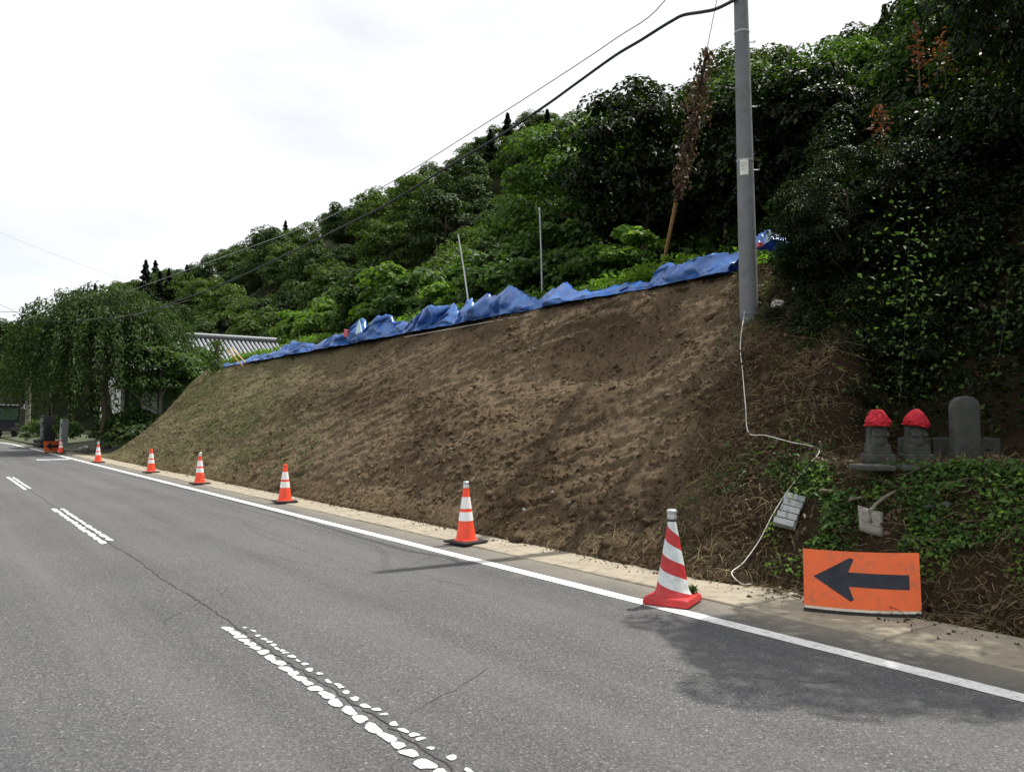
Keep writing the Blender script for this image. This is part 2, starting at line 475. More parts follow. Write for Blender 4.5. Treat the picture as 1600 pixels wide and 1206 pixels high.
M['leaf_ivy'] = leaf_mat("creeper_leaf", [(0.024, 0.055, 0.012), (0.050, 0.105, 0.022), (0.080, 0.150, 0.035), (0.030, 0.065, 0.016)], 0.3)

def make_tarp():
    m, nt, b, out = mat_new("blue_tarp")
    vec = coords(nt, 'Object')
    f = noise(nt, vec, 3.0, 5, 0.6)
    c = ramp(nt, [(0.3, (0.012, 0.085, 0.36)), (0.55, (0.025, 0.155, 0.54)), (0.75, (0.06, 0.25, 0.66))], f).outputs[0]
    d = noise(nt, vec, 5.0, 6, 0.75)
    c = mixc(nt, ramp(nt, [(0.50, 0.0), (0.72, 0.5)], d).outputs[0], c, (0.30, 0.36, 0.42))
    nt.links.new(c, b.inputs['Base Color'])
    b.inputs['Roughness'].default_value = 0.27
    b.inputs['Specular IOR Level'].default_value = 1.0
    t = nt.nodes.new("ShaderNodeBsdfTranslucent"); nt.links.new(c, t.inputs[0])
    mx = nt.nodes.new("ShaderNodeMixShader"); mx.inputs[0].default_value = 0.22
    nt.links.new(b.outputs[0], mx.inputs[1]); nt.links.new(t.outputs[0], mx.inputs[2]); nt.links.new(mx.outputs[0], out.inputs[0])
    bump(nt, b, noise(nt, vec, 9.0, 6, 0.65), 0.4, 0.03)
    return m
M['tarp'] = make_tarp()
M['tarp_pale'] = simple("pale_tarp_underside", (0.42, 0.58, 0.66), 0.5, 0.15, 6)

def make_stripes():
    """red and white spiral print of the old cone"""
    m, nt, b, out = mat_new("spiral_striped_plastic")
    tc = nt.nodes.new("ShaderNodeTexCoord")
    x = nt.nodes.new("ShaderNodeSeparateXYZ"); nt.links.new(tc.outputs['Object'], x.inputs[0])
    at = N(nt, "ShaderNodeMath", operation='ARCTAN2'); nt.links.new(x.outputs[1], at.inputs[0]); nt.links.new(x.outputs[0], at.inputs[1])
    a = N(nt, "ShaderNodeMath", operation='DIVIDE'); nt.links.new(at.outputs[0], a.inputs[0]); a.inputs[1].default_value = 2 * math.pi
    z = N(nt, "ShaderNodeMath", operation='DIVIDE'); nt.links.new(x.outputs[2], z.inputs[0]); z.inputs[1].default_value = 0.235
    s = N(nt, "ShaderNodeMath", operation='ADD'); nt.links.new(a.outputs[0], s.inputs[0]); nt.links.new(z.outputs[0], s.inputs[1])
    o = N(nt, "ShaderNodeMath", operation='ADD'); nt.links.new(s.outputs[0], o.inputs[0]); o.inputs[1].default_value = 10.42
    fr = N(nt, "ShaderNodeMath", operation='FRACT'); nt.links.new(o.outputs[0], fr.inputs[0])
    g = N(nt, "ShaderNodeMath", operation='GREATER_THAN'); nt.links.new(fr.outputs[0], g.inputs[0]); g.inputs[1].default_value = 0.50
    d = noise(nt, coords(nt, 'Object'), 22.0, 6, 0.7)
    red = ramp(nt, [(0.3, (0.38, 0.018, 0.022)), (0.7, (0.53, 0.032, 0.034))], d).outputs[0]
    wht = ramp(nt, [(0.3, (0.46, 0.50, 0.50)), (0.6, (0.66, 0.71, 0.72))], d).outputs[0]
    nt.links.new(mixc(nt, g.outputs[0], red, wht), b.inputs['Base Color'])
    b.inputs['Roughness'].default_value = 0.5
    return m
M['stripes'] = make_stripes()

# ------------------------------------------------------------------ ground, road, markings
def sheet(name, x0, x1, y0, y1, z, mat, nx=2, ny=2, wob=0.0, parent=None):
    X = np.linspace(x0, x1, nx); Y = np.linspace(y0, y1, ny)
    gx, gy = np.meshgrid(X, Y, indexing='ij')
    V = np.stack([gx.ravel(), gy.ravel(), np.full(gx.size, z)], 1)
    if wob: V[:, 0] += wob * (rs.rand(len(V)) - 0.5)
    return link(name, np_mesh(name, V, grid_faces(nx, ny)), mat, parent)

tag(sheet("ground", -900, 900, -300, 1500, -0.06, M['ground']), kind='structure')

# the road: straight to y = 60, then bending left
def road_center_shift(y):
    return np.where(y > 62, -((y - 62) ** 2) / 220.0, 0.0)
def ribbon(name, x0, x1, ys, z, mat, parent=None, jit=0.0):
    sh = road_center_shift(ys)
    a = np.stack([x0 + sh + jit * (rs.rand(len(ys)) - 0.5), ys, np.full(len(ys), z)], 1)
    b = np.stack([x1 + sh + jit * (rs.rand(len(ys)) - 0.5), ys, np.full(len(ys), z)], 1)
    V = np.concatenate([a, b]); n = len(ys)
    i = np.arange(n - 1)
    F = np.stack([i, i + n, i + n + 1, i + 1], 1)
    return link(name, np_mesh(name, V, F), mat, parent)
YS = np.concatenate([np.linspace(-30, 60, 10), np.linspace(64, 130, 18)])
road = tag(ribbon("road", -4.2, 5.36, YS, 0.0, M['asphalt']), kind='structure')
tag(ribbon("verge", -30, -4.2, YS, -0.01, M['ground']), kind='structure')
ED = 4.79
edge = ribbon("edge_line", ED, ED + 0.145, np.arange(-12, 54.5, 0.25), 0.004, M['paint'], jit=0.008)
tag(edge, kind='structure')
edge_far = tag(ribbon("edge_line", ED - 0.12, ED + 0.06, np.arange(56.5, 100, 1.0), 0.004, M['paint'], jit=0.01), kind='structure')
tag(sheet("stop_mark", 3.55, 4.72, 36.9, 37.5, 0.004, M['bluepaint']), kind='structure')

# centre line: every dash is two rows of worn paint
cl = tag(empty("centre_line", (0, 0, 0)), kind='structure')
def blob(cx, cy, lx, ly, z=0.005, n=11, seed=0):
    r = random.Random(seed)
    ph = r.random() * 6.28
    vs = [(0, 0, 0.0035)]
    for k in range(n):
        an = 2 * math.pi * k / n
        q = 1 + 0.16 * math.sin(2 * an + ph) + 0.13 * math.sin(3 * an + 2 * ph) + 0.10 * (r.random() - 0.5)
        sx, sy = math.cos(an), math.sin(an)
        sx = math.copysign(abs(sx) ** 0.8, sx); sy = math.copysign(abs(sy) ** 0.8, sy)
        vs.append((lx / 2 * q * sx, ly / 2 * q * sy, 0.0))
    fs = [(0, 1 + k, 1 + (k + 1) % n) for k in range(n)]
    me = bpy.data.meshes.new("paint_patch")
    me.from_pydata(vs, [], fs)
    o = link("paint_patch", me, M['oldpaint'], cl)
    o.location = (cx, cy, z)
    return o
CX = 1.86
def centre_x(y): return CX
k = 0
y = 1.1
while y < 6.0:                                  # nearest dash: big chips in the left row, crumbs in the right row
    L = random.uniform(0.09, 0.15)
    blob(CX - 0.055 + random.uniform(-0.006, 0.006), y, random.uniform(0.052, 0.074), L, seed=k); k += 1
    y += L * 1.0 + 0.012
y = 1.2
while y < 5.95:
    L = random.uniform(0.03, 0.085)
    blob(CX + 0.062 + random.uniform(-0.014, 0.014), y, random.uniform(0.022, 0.048), L, seed=k); k += 1
    y += L + random.choice([0.02, 0.03, 0.09, 0.05])
for (ya, yb, g) in ((11.0, 15.9, 0.012), (20.9, 25.8, 0.0), (31, 36, 0.0), (41, 46, 0.0)):
    for dx, w in ((-0.055, 0.078), (0.055, 0.062)):
        y = ya + (0.25 if dx > 0 else 0)
        while y < yb:
            L = random.uniform(0.25, 0.5)
            blob(CX + dx + random.uniform(-0.005, 0.005), y + L / 2, w * random.uniform(0.85, 1.1), L * 1.05, seed=k, n=13); k += 1
            y += L + g
# black tar joint down the middle and hairline cracks
def crack(name, pts, w, mat):
    vs, fs = [], []
    for i, p in enumerate(pts):
        a = Vector(pts[max(i - 1, 0)]); b = Vector(pts[min(i + 1, len(pts) - 1)])
        t = (b - a).normalized(); nrm = Vector((-t.y, t.x, 0))
        ww = w * random.uniform(0.4, 1.2)
        vs += [Vector(p) + nrm * ww / 2, Vector(p) - nrm * ww / 2]
    for i in range(len(pts) - 1):
        fs.append((2 * i, 2 * i + 1, 2 * i + 3, 2 * i + 2))
    me = bpy.data.meshes.new(name); me.from_pydata([tuple(v) for v in vs], [], fs)
    return link(name, me, mat, road)
crack("tar_joint", [(CX + 0.012 + 0.012 * math.sin(y * 2.1) + random.uniform(-0.014, 0.014), y, 0.0035) for y in np.arange(1.0, 24, 0.06)], 0.013, M['seam'])
for (x0, y0, dx, dy, n) in ((2.05, 3.7, 0.10, 0.05, 9), (4.1, 6.2, -0.06, 0.13, 26), (4.35, 2.6, -0.05, 0.09, 12), (1.2, 6.1, 0.05, 0.10, 18), (3.6, 9.0, 0.02, 0.15, 26)):
    x, y, P = x0, y0, []
    for i in range(n):
        P.append((x, y, 0.0034)); x += dx * random.uniform(0.2, 1.6) + random.uniform(-0.04, 0.04); y += dy * random.uniform(0.2, 1.6) + random.uniform(-0.03, 0.03)
    crack("hairline_crack", P, 0.0045, M['seam'])

# concrete gutter of single slabs at the foot of the bank
gut = tag(empty("concrete_gutter", (0, 0, 0)), kind='structure')
slab_me = []
for kk in range(4):
    b = MB().box((0, 0, -0.045), (0.80, 1.185, 0.09))
    slab_me.append(b.mesh("gutter_slab", bevel=0.008, seg=1))
    slab_me[-1].materials.append(M['gutter'])
y = -9.0
i = 0
while y < 46:
    o = bpy.data.objects.new("gutter_slab", slab_me[i % 4]); COL.objects.link(o); o.parent = gut
    o.location = (5.76 + random.uniform(-0.006, 0.006), y + 0.6, 0.012 + random.uniform(0, 0.008))
    o.rotation_euler = (random.uniform(-0.004, 0.004), random.uniform(-0.004, 0.004), math.pi * (i % 2) + random.uniform(-0.004, 0.004))
    y += 1.2; i += 1

# ------------------------------------------------------------------ the cut earth bank
XF, XC, HB = 5.98, 9.9, 3.9
def ledge_w(Y):
    return sstep(2.2, 2.9, Y) * (1 - sstep(4.55, 5.2, Y))
def top_h(Y):
    return HB - (HB - 0.55) * sstep(35.6, 39.5, Y)
def bank_base(Y, s):
    """point of the smooth bank at distance Y along the road, s = 0 foot .. 1 crest"""
    Y = np.asarray(Y, float); s = np.asarray(s, float)
    xf = XF + 0.25 * (1 - sstep(1.8, 4.5, Y))
    X = xf + (XC + 0.35 - xf) * s
    t = np.clip((X - xf) / (XC - xf), 0, 1.09)
    z = np.where(t < 0.94, t, 0.94 + 0.06 * (1 - np.exp(-(t - 0.94) / 0.06)))
    z = z * (top_h(Y) / HB)
    zl = np.interp(X, [6.0, 6.25, 7.02, 7.12, 8.5, 8.75, 9.9, 10.3], [0, 0.02, 0.98, 1.10, 1.17, 1.6, 3.9, 4.0]) / HB
    w = ledge_w(Y)
    z = z * (1 - w) + zl * w
    return X, Y, z * HB
def bank_disp(Y, s):
    L = s * 5.5
    a = math.radians(152)
    p, q = Y * math.cos(a) + L * math.sin(a), -Y * math.sin(a) + L * math.cos(a)
    d = 0.19 * fbm(Y * 0.30 + 3.1, L * 0.42, 5, 2)
    d = d + 0.05 * (ridged(p * 0.42, q * 1.05, 11, 3) - 0.62)
    d = d + 0.024 * fbm(p * 1.3, q * 2.6, 23, 2, 0.5)
    d = d + 0.03 * (ridged(p * 1.9 + 0.4 * fbm(p, q, 3, 2), q * 4.6, 29, 3) - 0.6)
    d = d + 0.030 * fbm(p * 3.2, q * 7.0, 37, 2, 0.6) + 0.052 * (ridged(p * 4.5, q * 9.5, 41, 3) - 0.6) + 0.02 * fbm(p * 17, q * 17, 51, 2) + 0.030 * fbm(p * 0.9, q * 11.0 + 0.6 * fbm(p, q, 8, 2), 61, 2)
    d = d - 0.34 * np.exp(-(((Y - 9.2) / 1.3) ** 2 + ((L - 3.3) / 0.55) ** 2)) - 0.13 * np.exp(-(((Y - 11.8) / 1.6) ** 2 + ((L - 0.55) / 0.4) ** 2))
    d = d * (0.25 + 0.75 * sstep(0.0, 0.12, s)) * (0.22 + 0.78 * sstep(1.0, 0.84, s))
    d = d + 0.05 * (1 - sstep(0.0, 0.1, s)) * ridged(Y * 3.0, L * 3.0, 77)
    return d * (1 - 0.8 * ledge_w(Y))
def bank(Y, s, off=0.0):
    X, Y, Z = bank_base(Y, s)
    d = bank_disp(Y, s) + off
    return X - 0.70 * d, Y, Z + 0.71 * d
def bank_pt(Y, s, off=0.0):
    x, y, z = bank(np.array([Y]), np.array([s]), off)
    return Vector((float(x[0]), float(y[0]), float(z[0])))
def bank_at(u, v, off=0.02):
    """bank surface point seen at a pixel of the photograph"""
    q = ray(u, v); best = None
    for d in np.arange(4.5, 40, 0.05):
        p = Vector((0, 0, EYE)) + q * d
        s = (p.x - XF) / (XC + 0.35 - XF)
        if s < 0: continue
        xb, yb, zb = bank_base(np.array([p.y]), np.array([min(s, 1.0)]))
        if p.z <= zb[0] + 0.01:
            return bank_pt(p.y, min(s, 1.0), off)
    return at_z(u, v, 0.02)
by = np.concatenate([np.arange(-7, 1.5, 0.09), np.arange(1.5, 13, 0.028), np.arange(13, 22, 0.045), np.arange(22, 41, 0.08)])
bsn = np.linspace(0, 1, 185)
gy, gs = np.meshgrid(by, bsn, indexing='ij')
bx, byy, bz = bank(gy.ravel(), gs.ravel())
bz = np.where(gs.ravel() == 0, -0.06, bz)
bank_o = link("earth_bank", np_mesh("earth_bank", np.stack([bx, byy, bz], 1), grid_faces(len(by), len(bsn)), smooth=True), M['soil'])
tag(bank_o, kind='structure')
# end of the bank at the far side and the terrace with the hill behind
def hill_z(X, Y):
    X = np.asarray(X, float); Y = np.asarray(Y, float)
    x0 = np.interp(Y, [-60, 14, 20, 32, 45, 100, 150, 200], [12, 12.5, 15, 21, 25, 20, 11, 5])
    xr = np.interp(Y, [-60, 20, 62, 81, 107, 131, 157, 220], [58, 60, 58, 58, 55, 50, 40, 26])
    H = np.interp(Y, [-60, 10, 40, 62, 81, 107, 131, 157, 220], [22, 20, 21, 28, 35, 34, 31, 26, 20])
    t = np.clip((X - x0) / (xr - x0), 0, 1)
    T = top_h(Y)
    return T + 0.10 * np.clip(X - 10.2, 0, 14) * (T / HB) + H * t ** 1.12 + 0.25 * fbm(X * 0.3, Y * 0.3, 3)
hx = np.concatenate([np.arange(10.0, 24, 0.5), np.arange(24, 90, 2.0)])
hy = np.concatenate([np.arange(-40, -4, 3.0), np.arange(-4, 42, 0.5), np.arange(42, 260, 3.0)])
gx, gy = np.meshgrid(hx, hy, indexing='ij')
hz = hill_z(gx, gy)
hz = np.where(gx <= 10.01, hz - 0.35, hz)
tag(link("hillside", np_mesh("hillside", np.stack([gx.ravel(), gy.ravel(), hz.ravel()], 1), grid_faces(len(hx), len(hy)), smooth=True), M['under']), kind='structure')
gx, gy = np.meshgrid(np.linspace(5.9, 10.2, 12), np.linspace(39.5, 140, 60), indexing='ij')
gz = 0.02 + np.clip(gx - 6.3, 0, 4) * 0.13
tag(link("garden_ground", np_mesh("garden_ground", np.stack([gx.ravel(), gy.ravel(), gz.ravel()], 1), grid_faces(12, 60), smooth=True), M['ground']), kind='structure')

# ------------------------------------------------------------------ leaves and trees
def unit(a):
    return a / np.maximum(np.linalg.norm(a, axis=1, keepdims=True), 1e-9)
def leaf_arrays(P, Nn, size, width=0.55, r=rs, T=None, fold=0.18):
    n = len(P)
    Nn = unit(Nn)
    if T is None: T = r.randn(n, 3)
    T = unit(T - Nn * np.sum(T * Nn, 1, keepdims=True))
    B = np.cross(Nn, T)
    size = np.broadcast_to(np.asarray(size, float), (n,))[:, None]
    a = P - T * size * 0.5
    tip = P + T * size * 0.5
    mid = P + Nn * size * fold - T * size * 0.06
    l = mid + B * size * width * 0.5
    q = mid - B * size * width * 0.5
    V = np.stack([a, l, tip, q], 1).reshape(-1, 3)
    i = np.arange(n)[:, None] * 4
    F = np.concatenate([i + [[0, 2, 1]], i + [[0, 3, 2]]], 1).reshape(-1, 3)
    return V, F
def leaf_mesh(name, P, Nn, size, width=0.55, r=rs, T=None, fold=0.18):
    return np_mesh(name, *leaf_arrays(P, Nn, size, width, r, T, fold))

def crown_points(r, Rx, Rz, cz, nclump, per, rc, flat=0.55, low=-0.35, inner=0.15):
    """leaves on the upper shells of clumps that fill a dome: gaps between the clumps, layers one above the other"""
    d = unit(r.randn(nclump * 3, 3)); d = d[d[:, 2] > low][:nclump]
    rad = r.uniform(0.45, 1.0, len(d)) ** 0.6
    C = d * rad[:, None] * np.array([Rx, Rx, Rz]) * r.uniform(0.85, 1.1, (len(d), 1)) + [0, 0, cz]
    Ps, Ns = [], []
    for c, dd in zip(C, d):
        k = int(per * r.uniform(0.6, 1.4))
        q = unit(r.randn(k, 3)); q[:, 2] = np.abs(q[:, 2]) * np.where(r.rand(k) < 0.82, 1, -0.6)
        rr = rc * r.uniform(0.7, 1.25)
        rad2 = np.where(r.rand(k) < inner, r.rand(k), r.uniform(0.8, 1.05, k))
        P = c + q * rad2[:, None] * rr * np.array([1, 1, flat])
        P[:, 2] -= 0.25 * (np.hypot(q[:, 0], q[:, 1]) * rad2) ** 2 * rr
        Ps.append(P)
        Ns.append(q * 0.7 + np.array([0, 0, 0.75]) + dd * 0.25 + r.randn(k, 3) * 0.42)
    return np.concatenate(Ps), np.concatenate(Ns), C
def trunk_mesh(r, h, rad, C, nb=6, sides=7, bend=0.15):
    b = MB()
    pts = [Vector((bend * math.sin(t * 2.2) * h * 0.12, bend * math.cos(t * 1.7) * h * 0.1 - bend * h * 0.1, t * h)) for t in np.linspace(-0.06, 1, 7)]
    b.tube(pts, [rad * (1.25 - 0.9 * i / 6) for i in range(7)], sides)
    for j in r.choice(len(C), min(nb, len(C)), False):
        e = Vector(C[j]); s = pts[3 + (j % 3)]
        if e.z < s.z: s = pts[2]
        m = (s + e) / 2 + Vector((0, 0, -0.08 * (e - s).length))
        b.tube([s, m, e], [rad * 0.45, rad * 0.3, rad * 0.1], 5)
    return b.mesh("trunk", smooth=True)
def broadleaf(seed, Rx, Rz, cz, nclump, per, rc, leaf, mat, flat=0.55, trunk=0.14, low=-0.35, width=0.62, bark='bark', inner=0.15):
    r = np.random.RandomState(seed)
    P, Nn, C = crown_points(r, Rx, Rz, cz, nclump, per, rc, flat, low, inner)
    cm = leaf_mesh("crown", P, Nn, leaf * r.uniform(0.6, 1.3, len(P)), width, r)
    cm.materials.append(M[mat])
    tm = trunk_mesh(r, cz + Rz * 0.3, trunk, C)
    tm.materials.append(M[bark])
    return cm, tm
def conifer(seed, h, rad, leaf, n=4200):
    r = np.random.RandomState(seed)
    t = r.rand(n) ** 0.75
    z = h * (0.10 + 0.90 * t)
    lay = 0.8 + 0.35 * np.sin(z * 5.5 + r.rand(n) * 0.8)
    an = r.rand(n) * 6.283
    br = 1 + 0.45 * np.sin(an * 3 + np.floor(z * 0.9) * 2.1) + 0.2 * np.sin(z * 3.1 + an)
    rr = rad * (1 - t) ** 0.8 * lay * br * r.uniform(0.35, 1.0, n) ** 0.6 + 0.04
    P = np.stack([rr * np.cos(an), rr * np.sin(an), z - rr * 0.25], 1)
    out = np.stack([np.cos(an), np.sin(an), np.full(n, -0.45)], 1)
    cm = leaf_mesh("crown", P, np.stack([np.cos(an) * .4, np.sin(an) * .4, np.ones(n)], 1) + r.randn(n, 3) * .3, leaf * r.uniform(.6, 1.3, n), 0.4, r, out + r.randn(n, 3) * .25)
    cm.materials.append(M['leaf_cedar'])
    tm = MB().tube([(0, 0, -0.5), (0, 0, h * 0.5), (0, 0, h * 0.98)], [h * 0.022, h * 0.015, 0.02], 7).mesh("trunk", smooth=True)
    tm.materials.append(M['bark'])
    return cm, tm
def plant(name, meshes, loc, rz, sc, label, cat, group=None, parts=("crown", "trunk")):
    e = tag(empty(name, loc, rz, sc), label, cat, group)
    for pn, me in zip(parts, meshes):
        o = bpy.data.objects.new(pn, me); COL.objects.link(o); o.parent = e
    return e

FAR = [broadleaf(100 + i, 3.4, 3.0 + 0.5 * (i % 3), 6.0 + 0.5 * (i % 2), 80, 105, 1.0, 0.32, ('leaf_far', 'leaf_far2', 'leaf_far2')[i % 3], 0.5, 0.2, -0.75) for i in range(6)]
CED = [conifer(140 + i, 11.5 + i, 2.0 + 0.3 * i, 0.55) for i in range(3)]
MID = [broadleaf(160 + i, 2.4, 2.1, 3.2, 84, 200, 0.6, 0.17, ('leaf_far', 'leaf_near', 'leaf_mid', 'leaf_far')[i], 0.5, 0.12, -0.85, inner=0.25) for i in range(4)]
def pix(X, Y, Z):
    q = Vector((X, Y, Z - EYE))
    d = q.dot(FWD)
    return 800 + q.dot(RGT) / d * FPX, 603 - q.dot(UPV) / d * FPX, d
SKY_U = [0, 180, 230, 300, 380, 460, 520, 600, 700, 790, 880, 950, 1000, 1040, 1110, 1200, 1240, 1300, 1340, 1400, 1450, 1700]
SKY_V = [520, 450, 428, 420, 393, 356, 338, 306, 243, 188, 178, 192, 160, 140, 118, 100, 92, 86, 56, 5, -60, -400]
def fit_scale(X, Y, z, h, half, s):
    """crown height that keeps a tree under the skyline of the wooded hill"""
    for _ in range(12):
        ok = True
        for o in (-0.6, 0.0, 0.6):
            q = RGT * (o * half * s)
            u, v, d = pix(X + q.x, Y + q.y, z + h * s * (1 if o == 0 else 0.88))
            if v < np.interp(u, SKY_U, SKY_V) - 12 + (0 if o else 6 * math.sin(X * 9)): ok = False
        if ok: return s
        s *= 0.93
    return 0
cands = []
r2 = np.random.RandomState(31)
def spacing(X, Y):
    d = math.hypot(X, Y)
    return 3.6 if d < 34 else (5.0 if d < 62 else 6.8)
placed = []
for (X, Y) in sorted(((r2.uniform(13, 74), r2.uniform(3, 215)) for _ in range(16000)), key=lambda p: math.hypot(*p)):
    x0 = float(np.interp(Y, [-60, 14, 20, 32, 45, 100, 150, 200], [12, 12.5, 15, 21, 25, 20, 11, 5])) + 1.2
    xr = float(np.interp(Y, [-60, 20, 62, 81, 107, 131, 157, 220], [58, 60, 58, 58, 55, 50, 40, 26])) + 6
    if X < x0 or X > xr: continue
    z = float(hill_z(X, Y))
    u, v, d = pix(X, Y, z + 5)
    if d < 8 or u < -60 or u > 1680 or v < -260: continue
    sp = spacing(X, Y)
    if any((X - a) ** 2 + (Y - b) ** 2 < sp * sp for a, b in placed[-400:]): continue
    placed.append((X, Y))
    cands.append((X, Y, z, d))
    if len(cands) >= 285: break
FL = {0: "dark green broadleaf tree in the forest that covers the hillside", 1: "yellowish green rounded tree in the forest that covers the hillside", 2: "lighter yellow green tree in the forest that covers the hillside"}
for i, (X, Y, z, d) in enumerate(cands):
    rz = r2.rand() * 6.28
    if d < 46:
        k = int(r2.randint(0, 4)); me = MID[k]
        s = fit_scale(X, Y, z, 5.7, 2.9, r2.uniform(0.75, 1.15))
        if s < 0.36: continue
        plant("broadleaf_tree", me, (X, Y, z - 0.2), rz, (s, s, s * r2.uniform(0.95, 1.2)), "vine grown broadleaf tree on the slope just above the terrace", "tree", "trees on the near slope")
    elif r2.rand() < 0.10:
        s = fit_scale(X, Y, z, 12.0, 1.5, r2.uniform(0.8, 1.1))
        if s < 0.4: continue
        plant("cedar_tree", CED[i % 3], (X, Y, z - 0.3), rz, s, "dark pointed cedar standing among the broadleaf trees of the hillside", "tree", "cedars on the hillside")
    else:
        k = int(r2.randint(0, 6))
        s = fit_scale(X, Y, z, 9.6, 4.2, r2.uniform(0.8, 1.15))
        if s < 0.4: continue
        plant("forest_tree", FAR[k], (X, Y, z - 0.5), rz, (s, s, s * r2.uniform(0.85, 1.15)), FL[k % 3], "tree", "forest trees on the hillside")
CED_LB = ["tallest dark cedar of the cluster above the right side of the weeping tree", "cedar just right of the tallest one above the weeping tree", "middle cedar of the small cluster above the weeping tree", "rightmost cedar of the cluster above the weeping tree", "left one of two small cedars on the lower ridge line", "right one of two small cedars on the lower ridge line", "tallest cedar on the high ridge under the black cable", "shorter cedar left of the tallest one on the high ridge", "cedar on the high ridge right of the black cable", "lone tiny cedar on the ridge between low and high cedars"]
for ci, (u, v, d, s) in enumerate(((228, 407, 118, 0.75), (250, 424, 120, 0.6), (264, 420, 122, 0.6), (292, 414, 124, 0.55), (365, 386, 140, 0.55), (382, 389, 142, 0.5), (793, 178, 98, 0.8), (766, 203, 98, 0.7), (855, 172, 92, 0.65), (424, 380, 130, 0.5))):
    p = at_depth(u, v, d)
    plant("cedar_tree", CED[0], (p.x, p.y, p.z - 11.5 * s), u, s, CED_LB[ci], "tree", "cedars on the skyline")

# ------------------------------------------------------------------ dense growth on the right of the pole
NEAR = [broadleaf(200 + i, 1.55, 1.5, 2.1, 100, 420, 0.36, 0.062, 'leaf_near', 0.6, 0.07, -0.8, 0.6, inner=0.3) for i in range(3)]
right = [  # column and top row in the photograph, distance, scale
    (1318, 200, 10.2, 0.55, "dark dense bush with lit tips just right of the utility pole"),
    (1290, 300, 10.6, 0.42, "narrow leafy bush close to the right side of the utility pole"),
    (1420, 215, 10.4, 0.8, "dark bush rising behind the left hooded statue"),
    (1520, 250, 10.0, 0.9, "dark bush rising behind the round topped marker"),
    (1625, 260, 9.4, 0.9, "dark bush at the right edge above the dirt heap"),
    (1335, 400, 9.9, 0.5, "lowest black shaded bush between the cord peg and the pole foot"),
    (1272, 415, 10.4, 0.40, "small dark bush just right of the white stones by the pole foot"),
    (1296, 490, 9.8, 0.40, "small dark bush above the bend of the white cord"),
    (1318, 565, 9.2, 0.33, "lowest tiny dark bush left of the left hooded statue"),
    (1395, 440, 9.5, 0.5, "small black shaded bush directly behind the left hooded statue"),
    (1475, 430, 9.4, 0.55, "small black shaded bush directly behind the right hooded statue"),
    (1560, 420, 9.2, 0.6, "small black shaded bush right of the round topped marker"),
    (1660, 440, 8.6, 0.7, "black shaded bush cut by the right edge of the picture"),
    (1575, 70, 11.0, 1.2, "large leafy tree in the upper right with glinting leaves"),
    (1490, 130, 11.8, 1.1, "leafy tree with reddish shoots left of the large upper right tree"),
    (1680, -70, 10.5, 1.4, "leafy tree filling the upper right corner"),
    (1590, -30, 13.0, 1.6, "tree behind the one that fills the upper right corner"),
    (1530, -50, 15.0, 1.6, "dark tree high on the slope cut by the top edge"),
    (1415, 78, 14.0, 1.1, "leafy tree on the skyline below the dark upper slope"),
    (1345, 98, 15.0, 0.95, "vine covered tree on the skyline third to the right of the pole"),
    (1268, 92, 16.5, 0.95, "vine covered tree on the skyline second to the right of the pole"),
    (1200, 106, 18.0, 0.95, "vine covered tree on the skyline first to the right of the pole"),
    (1450, 5, 19.0, 1.3, "dark tree where the skyline meets the top edge"),
    (1125, 122, 20.0, 0.95, "vine covered tree on the skyline left of the pole behind the withered vine"),
]
rr_ = np.random.RandomState(4)
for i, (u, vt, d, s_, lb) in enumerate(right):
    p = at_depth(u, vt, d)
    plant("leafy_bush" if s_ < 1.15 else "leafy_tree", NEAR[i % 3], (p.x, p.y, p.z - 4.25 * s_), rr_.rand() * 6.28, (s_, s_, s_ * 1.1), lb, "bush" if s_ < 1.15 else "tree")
ov_ = plant("leafy_tree", NEAR[1], (8.9, 2.7, 3.0), 2.0, (0.95, 0.78, 1.4), "overhanging tree at the right edge whose shade falls on the road", "tree")
MB().tube([(0.1, 0, -1.6), (0.0, 0, -0.6), (0, -.02, 0.1)], [.13, .11, .085], 8).build("lower_trunk", M['bark'], ov_, smooth=True)
for (u, v0, v1, d, lb) in ((1437, 125, 35, 11.2, "reddish young shoot standing up from the growth at upper right"), (1478, 120, 55, 10.6, "second reddish shoot to the right of the tallest one"), (1380, 215, 165, 10.0, "short reddish shoot low on the dark growth right of the pole"), (1560, 110, 50, 9.6, "reddish shoot near the upper right corner")):
    a_, b_ = at_depth(u, v0, d), at_depth(u - 8, v1, d)
    e = tag(empty("reddish_shoot", a_), lb, "shoot")
    MB().tube([(0, 0, -0.2), (b_ - a_) * .5 + Vector((.02, 0, 0)), b_ - a_], [.012, .009, .004], 5).build("stem", M['twig'], e)
    n = 90; t = rr_.rand(n)
    P = np.array(tuple(b_ - a_))[None] * t[:, None] + rr_.randn(n, 3) * (0.09 * (1 - .6 * t))[:, None]
    link("leaves", leaf_mesh("leaves", P, rr_.randn(n, 3) + [-.3, -.3, .6], .07 * rr_.uniform(.6, 1.3, n), .5, rr_), M['leaf_red'], e)
